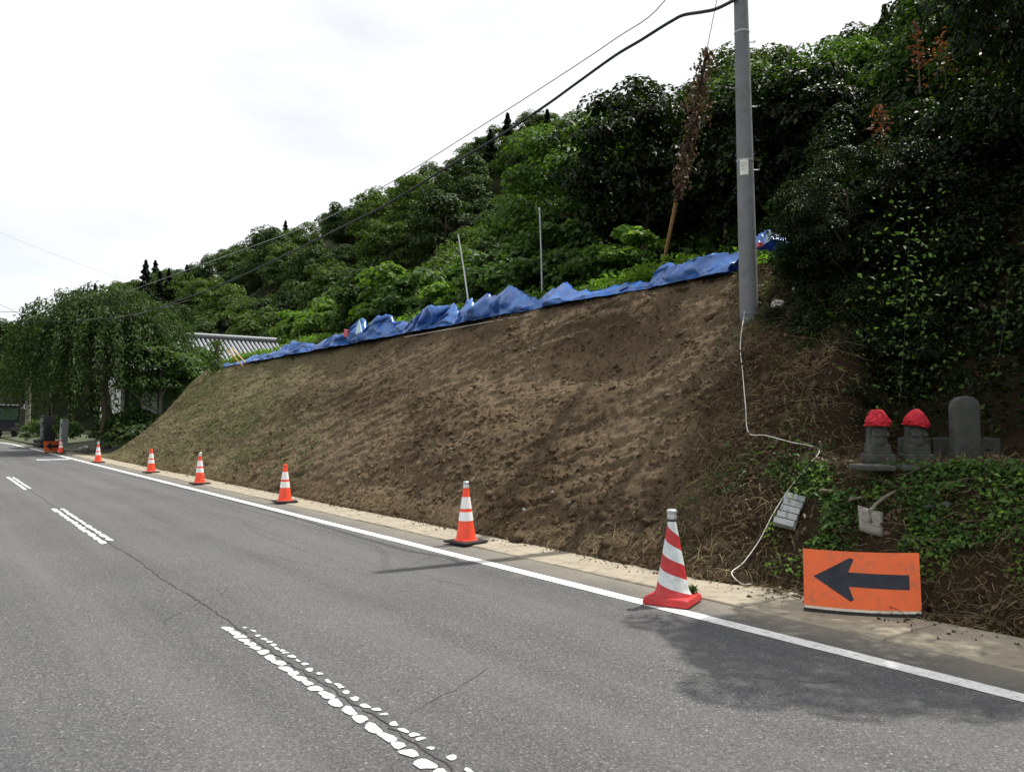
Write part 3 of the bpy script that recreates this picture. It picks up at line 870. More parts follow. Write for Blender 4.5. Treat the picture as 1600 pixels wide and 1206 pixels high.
for (u, v0, v1, d, wd, n, lb) in ((1405, 630, 340, 8.4, .27, 380, "pale green creeper trailing down the dark growth above the right statue"), (1560, 560, 430, 7.6, .25, 130, "sparse creeper with glinting leaves at the right edge")):
    a_, b_ = at_depth(u, v0, d), at_depth(u + 15, v1, d)
    e = tag(empty("trailing_creeper", a_), lb, "creeper")
    MB().tube([(0, 0, 0), (b_ - a_) * .5 + Vector((.05, 0, 0)), b_ - a_], [.0025, .002, .001], 4).build("stem", M['bark'], e)
    t = rr_.rand(n) ** .8
    P = np.array(tuple(b_ - a_))[None] * t[:, None] + rr_.randn(n, 3) * (wd * (.6 + .8 * vnoise(t * 6, t * 0, 3)))[:, None]
    link("leaves", leaf_mesh("leaves", P, rr_.randn(n, 3) + [-.5, -.5, .8], .055 * rr_.uniform(.5, 1.4, n), .6, rr_), M['leaf_mid'], e)

# ------------------------------------------------------------------ shrubs and weeds on the terrace
SHR = [broadleaf(230 + i, 1.25, 0.95, 1.0, 46, 60, 0.34, 0.17, ('leaf_mid', 'leaf_bright', 'leaf_mid')[i], 0.45, 0.04, -0.5, 0.8) for i in range(3)]
shr_spots = []
for (u, d, hh) in ((560, 30, 1.5), (590, 28, 1.9), (625, 26.5, 2.0), (660, 25.5, 1.8), (700, 24, 1.3), (745, 22.5, 1.2), (785, 21.5, 1.4), (825, 20, 1.25), (860, 19, 1.2), (900, 19, 1.2), (945, 17.8, 1.1), (985, 17.5, 1.2), (520, 34, 1.9), (490, 37, 2.0), (440, 42, 2.4), (470, 40, 2.2), (600, 33, 2.4), (540, 38, 2.6), (770, 26, 2.2), (900, 22, 2.0), (980, 21, 1.9), (690, 29, 2.2)):
    q = ray(u, 470)
    p = Vector((q.x * d, q.y * d, 0))
    if p.x < 11.3: p.x = 11.3
    z = float(hill_z(p.x, p.y))
    plant("leafy_shrub", SHR[int(u) % 3], (p.x, p.y, z - 0.1), u, (hh / 1.5,) * 3, {745: "green shrub just right of the foot of the leaning white stake", 860: "green shrub just right of the upright grey stake", 825: "green shrub just left of the upright grey stake", 985: "green shrub just left of the rusty guy guard", 700: "green shrub just left of the leaning white stake", 440: "green shrub right behind the tiled roof end", 590: "tall bright shrub behind the pale folded tarp corner"}.get(u, "broad leaved green shrub on the terrace behind the blue tarps"), "shrub", "shrubs along the terrace", parts=("crown", "trunk"))
# bright weeds right behind the tarps (nobody could count them)
def scatter_weeds(name, Y0, Y1, n, x0, x1, hmin, hmax, mat, r, label, leaf=0.10):
    Y = r.uniform(Y0, Y1, n); X = r.uniform(x0, x1, n)
    keep = vnoise(X * 0.9, Y * 0.7, 9) + r.rand(n) * 0.5 > 0.45
    X, Y = X[keep], Y[keep]; n = len(X)
    z = hill_z(X, Y)
    hgt = r.uniform(hmin, hmax, n) * (0.5 + 0.9 * vnoise(X * 0.6, Y * 0.6, 4))
    reps = 7
    P = np.repeat(np.stack([X, Y, z], 1), reps, 0)
    f = r.uniform(0.2, 1, n * reps)
    H = np.repeat(hgt, reps)
    P[:, 2] += f * H
    P[:, :2] += r.randn(n * reps, 2) * 0.05 * (0.5 + f[:, None])
    Nn = r.randn(n * reps, 3) * 0.5 + [0, 0, 0.8]
    o = link(name, leaf_mesh(name, P, Nn, leaf * r.uniform(0.6, 1.5, n * reps), 0.45, r), M[mat])
    tag(o, label, "weeds", kind='stuff')
    return o
rw = np.random.RandomState(55)
scatter_weeds("terrace_weeds", 6.5, 36, 8000, 10.5, 12.6, 0.12, 0.42, 'leaf_bright', rw, "bright yellow green weeds growing along the terrace behind the tarps", 0.12)
scatter_weeds("slope_undergrowth", 6.0, 60, 12000, 12.4, 22, 0.3, 0.9, 'leaf_mid', rw, "green undergrowth at the foot of the wooded slope", 0.2)

# ------------------------------------------------------------------ litter on the bank
rb = np.random.RandomState(77)
# clods of earth
def octa_scatter(name, P, S, mat, r, parent=None):
    base = np.array([[1, 0, 0], [-1, 0, 0], [0, 1, 0], [0, -1, 0], [0, 0, .8], [0, 0, -.8]], float)
    fb = np.array([[0, 2, 4], [2, 1, 4], [1, 3, 4], [3, 0, 4], [2, 0, 5], [1, 2, 5], [3, 1, 5], [0, 3, 5]])
    n = len(P)
    jit = base[None] * r.uniform(0.55, 1.3, (n, 6, 1)) + r.randn(n, 6, 3) * 0.18
    an = r.rand(n) * 6.28
    c, s = np.cos(an), np.sin(an)
    x = jit[:, :, 0] * c[:, None] - jit[:, :, 1] * s[:, None]; y = jit[:, :, 0] * s[:, None] + jit[:, :, 1] * c[:, None]
    V = np.stack([x, y, jit[:, :, 2]], 2) * S[:, None, None] + P[:, None, :]
    F = (np.arange(n)[:, None, None] * 6 + fb[None]).reshape(-1, 3)
    return link(name, np_mesh(name, V.reshape(-1, 3), F), mat, parent)
n = 15000
Yc = np.concatenate([rb.uniform(5, 14, 8500), rb.uniform(14, 36, 6500)]); sc_ = rb.rand(n) ** 1.25
x, y, z = bank(Yc, sc_, -0.003)
keep = (vnoise(Yc * 0.9, sc_ * 5, 8) + 0.4 * rb.rand(n)) > 0.55
S = rb.lognormal(-3.85, 0.55, n)
o = octa_scatter("earth_clods", np.stack([x, y, z], 1)[keep], S[keep], M['clod'], rb, bank_o); tag(o, kind='stuff')
n = 45
Yc = rb.uniform(4.5, 26, n); sc_ = rb.uniform(0.02, 0.95, n)
x, y, z = bank(Yc, sc_, 0.004)
o = octa_scatter("bank_stones", np.stack([x, y, z], 1), rb.uniform(0.012, 0.038, n), M['blockgrey'], rb, bank_o); tag(o, kind='stuff')
# crumbs of earth fallen on the gutter
n = 900
yy = rb.uniform(2, 30, n); xx = 6.02 - np.abs(rb.randn(n)) * 0.16
o = octa_scatter("fallen_crumbs", np.stack([xx, yy, np.full(n, 0.018)], 1), rb.lognormal(-4.6, 0.4, n), M['clod'], rb, bank_o); tag(o, kind='stuff')

def straw_mesh(name, P, D, L, w, r, lift=0.5):
    """bent dry stalks: three narrow quads each"""
    n = len(P)
    D = unit(D)
    side = unit(np.cross(D, r.randn(n, 3)))
    up = np.cross(side, D)
    k = 4
    t = np.linspace(0, 1, k)
    curve = (r.rand(n) - 0.3) * lift
    pts = P[:, None, :] + D[:, None, :] * (t[None, :, None] * L[:, None, None]) + up[:, None, :] * (np.sin(t * 3.1416)[None, :, None] * (L * curve)[:, None, None])
    ww = w * (1 - 0.7 * t)
    A = pts + side[:, None, :] * ww[None, :, None]; B = pts - side[:, None, :] * ww[None, :, None]
    V = np.stack([A, B], 2).reshape(n, k * 2, 3)
    f = np.array([[2 * i, 2 * i + 1, 2 * i + 3, 2 * i + 2] for i in range(k - 1)])
    F = (np.arange(n)[:, None, None] * (k * 2) + f[None]).reshape(-1, 4)
    return np_mesh(name, V.reshape(-1, 3), F)
def straw(name, n, Ya, Yb, sa, sb, La, Lb, w, mat, r, mask=None, label=None, off=0.01):
    Y = r.uniform(Ya, Yb, n); s = r.uniform(sa, sb, n)
    if mask is not None:
        kk = mask(Y, s, r.rand(n)); Y, s = Y[kk], s[kk]
    x, y, z = bank(Y, s, off)
    P = np.stack([x, y, z], 1)
    D = r.randn(len(P), 3) * [0.7, 0.8, 0.5] + [-0.35, 0, -0.25]
    D = D - 0.75 * (D @ np.array([-.707, 0, .707]))[:, None] * np.array([-.707, 0, .707])
    o = link(name, straw_mesh(name, P, D, r.uniform(La, Lb, len(P)), w, r), mat, bank_o)
    tag(o, kind='stuff')
    return o
# the uncut right end of the bank is matted with dead grass and roots
straw("dead_grass", 21000, 4.6, 8.6, 0.0, 0.97, 0.06, 0.24, 0.0034, M['straw'], rb, lambda Y, s, q: (Y < 5.6 + 1.7 * s + 1.3 * (vnoise(Y * 1.2, s * 5, 3) - .4) + 0.5 * q) & (q < 0.3 + vnoise(Y * 1.6, s * 8, 13)))
straw("dead_grass", 14000, 1.2, 4.6, 0.0, 0.45, 0.05, 0.2, 0.003, M['straw'], rb, lambda Y, s, q: q < 0.35 + 0.65 * sstep(3.4, 1.6, Y) + 0.3 * (vnoise(Y * 2, s * 9, 3) - .5))
straw("dead_grass", 8000, 6, 36, 0.0, 1.0, 0.05, 0.2, 0.0042, M['straw'], rb, lambda Y, s, q: q < 0.15 + 0.8 * vnoise(Y * .7, s * 4, 21) ** 2)
straw("dead_grass", 3500, 2.5, 30, 0.0, 0.06, 0.06, 0.22, 0.004, M['straw'], rb)
tw = MB()
for i in range(110):
    Y = random.uniform(4.8, 8.3); s = random.uniform(0.02, 0.95)
    if Y > 5.8 + 1.8 * s: continue
    p = bank_pt(Y, s, 0.02); a = random.uniform(0, 6.28); L = random.uniform(0.2, 0.7)
    d1 = Vector((0.5 * math.cos(a), math.sin(a), 0.5 * math.cos(a))); 
    pts = [p]
    for j in range(4):
        d1 = (d1 + Vector((random.uniform(-.4, .4), random.uniform(-.4, .4), random.uniform(-.3, .3)))).normalized()
        pts.append(pts[-1] + d1 * L / 4)
    tw.tube(pts, [0.005, 0.004, 0.0035, 0.0025, 0.0015], 4)
for i in range(70):
    Y = random.uniform(1.4, 3.6); s = random.uniform(0.0, 0.3)
    p = bank_pt(Y, s, 0.03); a = random.uniform(0, 6.28); L = random.uniform(0.2, 0.6)
    d1 = Vector((math.cos(a) - 0.4, math.sin(a), 0.4 * random.random()))
    pts = [p]
    for j in range(4):
        d1 = (d1 + Vector((random.uniform(-.5, .5), random.uniform(-.5, .5), random.uniform(-.4, .3)))).normalized()
        pts.append(pts[-1] + d1 * L / 4)
    tw.tube(pts, [0.005, 0.004, 0.0035, 0.0025, 0.0015], 4)
tag(tw.build("dry_twigs", M['twig'], bank_o), kind='stuff')
# faint green sprouts at the far left of the cut
def sprouts(name, n, Ya, Yb, sa, sb, size, mat, r, mask, height=0.06, parent=None):
    Y = r.uniform(Ya, Yb, n); s = r.uniform(sa, sb, n)
    kk = mask(Y, s, r.rand(n)); Y, s = Y[kk], s[kk]
    x, y, z = bank(Y, s, 0.0)
    P = np.stack([x, y, z], 1) + np.abs(r.randn(len(x), 3)) * [-height, 0, height]
    Nn = np.array([-.35, 0, .9]) + r.randn(len(P), 3) * 0.5
    o = link(name, leaf_mesh(name, P, Nn, size * r.uniform(0.5, 1.4, len(P)), 0.6, r), M[mat], parent or bank_o)
    tag(o, kind='stuff')
    return o
sprouts("green_sprouts", 14000, 16, 35, 0.05, 0.95, 0.06, 'leaf_mid', rb, lambda Y, s, q: (q < 0.9 * np.exp(-((s - 0.25 - (Y - 22) * 0.035) / 0.2) ** 2) * (vnoise(Y * .8, s * 6, 2) > 0.4)), 0.03)
sprouts("green_sprouts", 700, 6, 30, 0.0, 1.0, 0.06, 'leaf_mid', rb, lambda Y, s, q: vnoise(Y * 1.3, s * 8, 4) > 0.72, 0.03)
# creeper on the slope below and around the statues
sprouts("creeper_leaves", 12000, 1.6, 5.2, 0.05, 0.262, 0.055, 'leaf_ivy', rb, lambda Y, s, q: (vnoise(Y * 2.6, s * 16, 6) + 0.5 * q > 0.84) & (s > 0.12 + 0.12 * sstep(4.2, 5.0, Y) + 0.05 * sstep(3.0, 2.0, Y)) & (np.hypot((Y - 3.72) / 0.22, (s - 0.14) / 0.06) > 1) & (np.hypot((Y - 4.5) / 0.2, (s - 0.15) / 0.055) > 1), 0.035)
sprouts("low_weeds", 16000, 1.4, 5.1, 0.04, 0.27, 0.034, 'leaf_ivy', rb, lambda Y, s, q: (vnoise(Y * 2.1, s * 13, 61) + 0.6 * q > 0.92) & (s > 0.115 + 0.10 * sstep(4.2, 5.0, Y) + 0.06 * sstep(2.8, 2.0, Y)) & (np.hypot((Y - 3.72) / 0.16, (s - 0.14) / 0.045) > 1) & (np.hypot((Y - 4.5) / 0.16, (s - 0.15) / 0.05) > 1), 0.03)
sprouts("low_weeds", 2600, 1.8, 4.8, 0.08, 0.262, 0.05, 'leaf_bright', rb, lambda Y, s, q: (vnoise(Y * 3.1, s * 19, 71) > 0.55) & (np.hypot((Y - 3.72) / 0.2, (s - 0.14) / 0.055) > 1) & (np.hypot((Y - 4.5) / 0.18, (s - 0.15) / 0.05) > 1), 0.05)
sprouts("creeper_leaves", 16000, -1.5, 6.3, 0.60, 1.0, 0.07, 'leaf_near', rb, lambda Y, s, q: Y < 4.6 + 1.9 * s + 0.6 * (vnoise(Y, s * 6, 5) - .5), 0.10)
sprouts("creeper_leaves", 5000, 4.7, 8.2, 0.05, 0.95, 0.05, 'leaf_ivy', rb, lambda Y, s, q: (Y < 5.3 + 1.9 * s + 0.6 * q) & (vnoise(Y * 2, s * 9, 15) > 0.55), 0.05)
sprouts("leaf_litter", 9000, 1.5, 8.4, 0.0, 0.95, 0.055, 'deadleaf', rb, lambda Y, s, q: (Y < 5.6 + 1.9 * s + 0.8 * q) & (vnoise(Y * 2.3, s * 11, 35) + .3 * q > 0.6), 0.03)

# ------------------------------------------------------------------ blue tarps along the crest
low_line = [(345, 585), (400, 575), (470, 557), (540, 531), (640, 507), (740, 487), (870, 459), (1000, 439), (1080, 427), (1150, 414)]
up_line = [(345, 581), (380, 573), (400, 567), (425, 561), (437, 549), (445, 557), (455, 541), (470, 546), (482, 547), (510, 528), (545, 506), (556, 501), (565, 513), (575, 501), (590, 488), (605, 493), (632, 498), (650, 483), (690, 464), (711, 488), (719, 460), (733, 469), (750, 451), (775, 456), (790, 441), (810, 446), (826, 460), (840, 451), (870, 437), (892, 446), (899, 456), (940, 441), (1000, 428), (1010, 418), (1040, 413), (1100, 406), (1140, 396), (1150, 388)]
cu = np.array([p[0] for p in up_line], float)
crest_y, crest_h = [], []
for (u, v) in up_line:
    vl = float(np.interp(u, [p[0] for p in low_line], [p[1] for p in low_line]))
    q = ray(u, vl)
    d = 9.78 / q.x
    crest_y.append(q.y * d); crest_h.append(max(0.04, (vl - v) / FPX * d))
cy_s, ch_s = np.array(crest_y)[::-1], np.array(crest_h)[::-1]
def u_to_y(u):
    return float(np.interp(u, cu, crest_y))
def tarp(ua, ub, label, seed, extra=0.0, dx=0.0, red=None, pale=False):
    ya, yb = u_to_y(ub), u_to_y(ua)
    nU = max(40, int((yb - ya) / 0.04)); nV = 26
    yv = np.linspace(ya, yb, nU)
    h = np.interp(yv, cy_s, ch_s)
    ends = np.clip(np.minimum((yv - ya), (yb - yv)) / 0.12, 0, 1)
    tv = np.linspace(0, 1, nV)
    gy, gt = np.meshgrid(yv, tv, indexing='ij')
    H = np.repeat(h[:, None], nV, 1)
    prof_z = np.interp(gt, [0, 0.06, 0.5, 0.56, 0.75, 1.0], [0.0, 0.06, 1.0, 0.96, 0.45, 0.05])
    prof_x = np.interp(gt, [0, 0.5, 1.0], [0.0, 0.30, 0.85])
    rt = np.random.RandomState(seed)
    def facets(du, dv, amp):        # piecewise flat creases
        ku, kv = max(3, int((yb - ya) / du)), max(3, int(1.2 / dv))
        g = rt.uniform(-1, 1, (ku + 2, kv + 2)) * amp
        fu = (gy - ya) / (yb - ya) * ku + 0.35 * np.sin(gt * 5 + seed); fv = gt * kv + 0.3 * np.sin(gy * 3)
        fu = np.clip(fu, 0, ku + 0.999); fv = np.clip(fv, 0, kv + 0.999)
        iu, iv = fu.astype(int), fv.astype(int); a, c = fu - iu, fv - iv
        return np.where(a + c < 1, g[iu, iv] * (1 - a - c) + g[np.minimum(iu + 1, ku + 1), iv] * a + g[iu, np.minimum(iv + 1, kv + 1)] * c,
                        g[np.minimum(iu + 1, ku + 1), np.minimum(iv + 1, kv + 1)] * (a + c - 1) + g[np.minimum(iu + 1, ku + 1), iv] * (1 - c) + g[iu, np.minimum(iv + 1, kv + 1)] * (1 - a))
    H = H * 1.12 + 0.03 + extra * np.repeat(ends[:, None], nV, 1)
    c1, c2, c3 = facets(0.45, 0.26, 0.22), facets(0.19, 0.13, 0.15), facets(0.085, 0.07, 0.05)
    bx_, _, bz_ = bank(gy.ravel(), np.full(gy.size, (9.72 - XF) / (XC + .35 - XF)))
    zb0 = bank_base(gy.ravel(), np.full(gy.size, (9.72 - XF) / (XC + .35 - XF)))[2].reshape(gy.shape)
    amp = (0.36 + H) * np.interp(gt, [0, 0.12, 1], [0.25, 1, 1])
    X = 9.64 + dx + prof_x + (c1 + c2 + c3) * amp + 0.05 * np.sin(gy * 2.1)
    Z = zb0 + 0.03 + H * prof_z + (-0.6 * c1 + c2 + c3) * amp * np.sin(np.clip(gt, 0, 1) * 3.14)
    Z = np.maximum(Z, zb0 + 0.02 + 0.02 * np.sin(gy * 9))
    V = np.stack([X.ravel(), gy.ravel(), Z.ravel()], 1)
    o = link("blue_tarp", np_mesh("blue_tarp", V, grid_faces(nU, nV), smooth=False), M['tarp'])
    md = o.modifiers.new("thickness", 'SOLIDIFY'); md.thickness = 0.006
    tag(o, label, "tarp", "blue tarps along the crest of the bank")
    return o
T1 = tarp(345, 484, "flat crumpled blue tarp at the far left end of the crest by the tiled roof", 3)
T2 = tarp(478, 572, "blue tarp with a pale folded corner and a red patch", 4)
T3 = tarp(562, 642, "short blue tarp between the pale corner and the tall tent-like fold", 5)
T4 = tarp(628, 722, "blue tarp pulled up to a smooth tent-like point below the leaning white stake", 6)
T5 = tarp(708, 830, "big crumpled blue tarp with two humps right of the white stake", 7)
T6 = tarp(815, 1012, "blue tarp tapering to a thin strip towards the rusty guy guard", 8, 0.06)
T7 = tarp(1000, 1166, "blue tarp lying in long smooth rolls between guy guard and utility pole", 9, 0.10)
# pale folded corner and red patch
p = at_depth(560, 518, 9.72 / ray(560, 518).x)
b = MB()
b.add([p + Vector((-0.05, 0.28, -0.12)), p + Vector((-0.08, -0.32, -0.05)), p + Vector((0.05, 0.05, 0.36)), p + Vector((0.16, 0.02, -0.05))], [(0, 1, 2), (1, 3, 2), (3, 0, 2)])
b.build("folded_corner", M['tarp_pale'], T2)
p = at_depth(541, 521, 9.66 / ray(541, 521).x)
MB().box(p, (0.05, 0.26, 0.22), Matrix.Rotation(0.2, 3, 'X')).build("red_patch", M['redpatch'], T2, bevel=0.01)
# bunched tarp right of the pole
r3 = np.random.RandomState(5)
c = at_depth(1200, 377, 12.0)
nU, nV = 44, 26
gu, gv = np.meshgrid(np.linspace(-1, 1, nU), np.linspace(-1, 1, nV), indexing='ij')
cr = ridged(gu * 2.2 + 3, gv * 2.2, 4, 3); cr2 = ridged(gu * 5 + 1, gv * 5, 9, 2)
base_h = np.clip(1 - (gu ** 2 + gv ** 2) * 0.6, 0, 1)
lat = RGT * 0.27; dep = Vector((RGT.y * -1, RGT.x, 0)) * 0.30
V = []
for i in range(nU):
    for j in range(nV):
        q = c + lat * gu[i, j] * (1 + 0.1 * cr[i, j]) + dep * gv[i, j] + Vector((0, 0, -0.2 + 0.30 * base_h[i, j] * (0.55 + 0.6 * cr[i, j]) + 0.07 * cr2[i, j]))
        V.append(q)
T8 = link("blue_tarp", np_mesh("blue_tarp", np.array([tuple(q) for q in V]), grid_faces(nU, nV)), M['tarp'])
T8.modifiers.new("thickness", 'SOLIDIFY').thickness = 0.006
tag(T8, "bunched up blue and white tarp with a red patch just right of the utility pole", "tarp", "blue tarps along the crest of the bank")
p = at_depth(1187, 383, 11.68)
MB().box(p, (0.06, 0.11, 0.07), Matrix.Rotation(-0.5, 3, 'Z')).build("red_patch", M['redpatch'], T8, bevel=0.008)
p = at_depth(1196, 371, 11.66)
b = MB()
b.add([p + RGT * -0.02 + Vector((0, 0, -0.10)), p + RGT * 0.05 + Vector((0, 0, -0.06)), p + RGT * 0.10 + Vector((0.02, 0, 0.07)), p + RGT * 0.0 + Vector((0.05, 0, 0.10))], [(0, 1, 2, 3)])
o = b.build("white_fold", M['tarp_pale'], T8); o.modifiers.new("thickness", 'SOLIDIFY').thickness = 0.01
# cord along the lower edge of the tarps
pts = []
for u in np.linspace(632, 830, 14):
    vl = float(np.interp(u, [p[0] for p in low_line], [p[1] for p in low_line])) + 1.5
    q = ray(u, vl); d = 9.58 / q.x
    pp = Vector((q.x * d, q.y * d, 0)); xb_, yb_, zb_ = bank_base(np.array([pp.y]), np.array([(9.60 - XF) / (XC + .35 - XF)]))
    pts.append(Vector((9.59, pp.y, float(zb_[0]) + 0.035)))
tag(MB().tube(pts, 0.0055, 5).build("edge_cord", M['rope']), "pale cord along the lower edge of the middle blue tarps", "cord")

# ------------------------------------------------------------------ utility pole, cables, guy
pb = bank_at(1167, 492, 0.0)
PX, PY, PZ = pb.x + 0.02, pb.y, pb.z
pole = tag(empty("utility_pole", (PX, PY, PZ - 0.3)), "grey concrete utility pole with a white label plate standing on the bank", "utility pole")
PH = 6.5
lean = Vector((-0.004, 0.012, 1.0))
b = MB().tube([lean * t for t in np.linspace(0, PH, 9)], [0.128 - 0.0068 * t for t in np.linspace(0, PH, 9)], 28)
b.build("shaft", M['concrete'], pole, smooth=True)
def on_pole(z):  # local
    return lean * z
b = MB().lathe([(0.135 - 0.0068 * 0.2, 0.0), (0.137, 0.02), (0.134, 0.05)], 24, on_pole(0.31)).build("foot_collar", M['concrete'], pole, smooth=True)
zloc = lambda v: (at_depth(1163, v, (Vector((PX, PY, PZ)) - Vector((0, 0, EYE))).dot(FWD)).z - PZ + 0.3)
for (v, side) in ((68, -1), (55, 1), (72, 1), (160, 1), (130, -1), (262, 1)):
    zz = zloc(v)
    p = on_pole(zz); rr = 0.128 - 0.0068 * zz
    b = MB().tube([p + RGT * side * rr * 0.9, p + RGT * side * (rr + 0.085)], 0.008, 6)
    b.tube([p + RGT * side * (rr + 0.078), p + RGT * side * (rr + 0.078) + Vector((0, 0, 0.022))], 0.009, 6)
    b.build("step_bolt", M['steel'], pole)
# label plate, curved round the pole and facing the camera
zc = zloc(261); rr = 0.128 - 0.0068 * zc + 0.004
face = math.atan2(-PY, -PX)
vs, fs = [], []
for i in range(9):
    an = face + R(-8) - R(29) + R(58) * i / 8
    for zz in (-0.105, 0.105):
        vs.append((rr * math.cos(an), rr * math.sin(an), zz))
for i in range(8): fs.append((2 * i, 2 * i + 2, 2 * i + 3, 2 * i + 1))
b = MB(); b.add([Vector(q) + on_pole(zc) for q in vs], fs)
lp = b.build("label_plate", M['label'], pole); lp.modifiers.new("thickness", 'SOLIDIFY').thickness = 0.003
b = MB()
for (a0, z0, a1, z1) in ((-22, .06, -16, .07), (-16, .07, -12, .05), (-8, .065, -2, .07), (2, .07, 8, .05), (12, .065, 12, .045), (-20, .02, -15, .035), (-14, .03, -10, .0), (-6, .035, -8, .0), (-2, .03, 5, .025), (8, .03, 14, .005), (-18, -.03, -10, -.02), (-6, -.02, -2, -.045), (3, -.02, 10, -.03)):
    q = []
    for a_, z_ in ((a0, z0), (a1, z1)):
        an = face + R(-8 + a_)
        q.append(Vector(((rr + .0035) * math.cos(an), (rr + .0035) * math.sin(an), z_)) + on_pole(zc))
    b.tube(q, 0.0028, 4)
b.build("faded_writing", M['ink'], pole)
for zz in (zloc(248) , zloc(40)):
    b = MB().lathe([(0.128 - 0.0068 * zz + 0.004, -0.012), (0.128 - 0.0068 * zz + 0.006, 0), (0.128 - 0.0068 * zz + 0.004, 0.012)], 24, on_pole(zz)); b.build("steel_band", M['steel'], pole, smooth=True)
top = Vector((PX, PY, PZ - 0.3)) + on_pole(PH)
dp = (Vector((PX, PY, 5)) - Vector((0, 0, EYE))).dot(FWD)
def strand(name, pts, rad, mat, label, cat, sm=6, group=None):
    P = [Vector(p) for p in pts]
    out = []
    for i in range(len(P) - 1):      # catmull-rom
        p0, p1, p2, p3 = P[max(i - 1, 0)], P[i], P[i + 1], P[min(i + 2, len(P) - 1)]
        for k_ in range(sm):
            t = k_ / sm
            out.append(0.5 * ((2 * p1) + (p2 - p0) * t + (2 * p0 - 5 * p1 + 4 * p2 - p3) * t * t + (3 * p1 - p0 - 3 * p2 + p3) * t ** 3))
    out.append(P[-1])
    return tag(MB().tube(out, rad, 6).build(name, mat, smooth=True), label, cat, group)
# second pole far along the road, the cables run to it
f2 = at_depth(44, 640, 62); P2 = Vector((f2.x, f2.y, 0.1))
pole2 = tag(empty("utility_pole", P2), "slim pale pole half hidden by leaves far down the road", "utility pole")
MB().tube([(0, 0, 0), (0, 0, 4.5), (0.02, 0, 9.0)], [0.19, 0.17, 0.12], 12).build("shaft", M['palebark'], pole2, smooth=True)
P2t = P2 + Vector((0, 0, 7.6))
def cable_pt(u, v, f):
    """on the vertical plane between the poles: fraction f fixes the depth"""
    q = ray(u, v)
    a = Vector((PX, PY, 0)); e = P2 - a
    den = q.x * e.y - q.y * e.x
    d = (a.x * e.y - a.y * e.x) / den
    return Vector((0, 0, EYE)) + q * d
c_px = [(1120, 14), (1098, 19), (1068, 24), (1050, 33), (1030, 45), (1000, 64), (960, 88), (900, 131), (850, 167), (780, 213), (700, 261), (600, 322), (560, 342), (470, 387), (380, 430), (330, 451), (285, 468)]
pts = [at_depth(1152, -2, dp)] + [cable_pt(u, v, 0) for u, v in c_px]
last = pts[-1]
pts += [last.lerp(P2t, 0.35) + Vector((0, 0, -0.25)), last.lerp(P2t, 0.7) + Vector((0, 0, -0.2)), P2t]
strand("telephone_cable", pts, 0.024, M['cable'], "thick black cable that kinks at the pole and runs down along the road", "cable")
t_px = [(1145, -72), (1040, 0), (960, 62), (850, 135), (740, 205), (640, 268), (560, 314), (490, 350)]
pts = [cable_pt(u, v, 0) for u, v in t_px]
pts[0] = top + Vector((-.02, 0, -0.1))
e_ = pts[-1].copy()
pts += [e_.lerp(P2 + Vector((0, 0, 8.8)), f_) for f_ in (0.12, 0.3, 0.5, 0.75, 1.0)]
strand("overhead_wire", pts, 0.009, M['wire'], "thin grey wire running above the thick black cable", "wire")
for nm, q, lb in (("service_wire", ((-70, 503, 33), (60, 502, 34), (140, 500, 35), (215, 490, 37), (300, 468, 42)), "dark wire crossing in front of the weeping tree crown"),
                  ("service_wire", ((-70, 486, 42), (40, 488, 42), (130, 492, 43)), "dark wire ending in the left side of the weeping tree"),
                  ("service_wire", ((-70, 452, 58), (0, 476, 60), (44, 498, 62)), "short dark wire sloping down to the slim far pole"),
                  ("service_wire", ((-70, 335, 70), (40, 380, 70), (112, 408, 70), (200, 440, 72)), "faint thin wire in the sky above the weeping tree")):
    strand(nm, [at_depth(*a_) for a_ in q], 0.012 if 'faint' not in lb else 0.008, M['cable'] if 'faint' not in lb else M['wire'], lb, "wire")
# guy wire with rusty guard
g0 = at_depth(1037, 414, 15.4); g0.z = float(hill_z(g0.x, g0.y)) - 0.1
g0 = at_depth(1036, 416, 15.0)
gt = top + Vector((0.02, 0.02, -0.25))
gd = (gt - g0)
guy = tag(empty("guy_wire", g0), "guy wire of the utility pole with a rusty brown guard at its foot", "guy wire")
MB().tube([gd * 0.0, gd * 1.0], 0.006, 6).build("steel_wire", M['wire'], guy)
MB().tube([gd * -0.05, gd * 0.31], 0.036, 8).build("guard", M['rust'], guy, smooth=True)
# dead vine hanging in the guy wire
r4 = np.random.RandomState(9)
n = 1000
t = r4.uniform(0.24, 0.66, n)
base = np.array(tuple(g0)) + np.array(tuple(gd)) * t[:, None]
wd = np.interp(t, [0.22, 0.32, 0.5, 0.62, 0.66], [0.03, 0.10, 0.15, 0.14, 0.05]) * (0.5 + vnoise(t * 22, t * 0, 6))
P = base + r4.randn(n, 3) * (wd * 0.62)[:, None] + np.array([0, 0, -0.10])
vine = tag(empty("dead_vine", tuple(g0 + gd * 0.3)), "brown withered vine hanging in the guy wire left of the pole", "vine")
P -= np.array(tuple(g0 + gd * 0.3))
link("withered_leaves", leaf_mesh("withered_leaves", P, r4.randn(n, 3) + [0, -.4, .2], 0.085 * r4.uniform(.5, 1.4, n), 0.5, r4, r4.randn(n, 3) * .5 + [0, 0, -1]), M['deadleaf'], vine)
b = MB()
for i in range(7):
    ph = r4.rand() * 6
    b.tube([gd * s_ + Vector((0.05 * math.sin(s_ * 40 + ph), 0.05 * math.cos(s_ * 37 + ph), -0.03)) for s_ in np.linspace(-0.05, 0.36, 14)], 0.007, 4)
b.build("stem", M['twig'], vine)
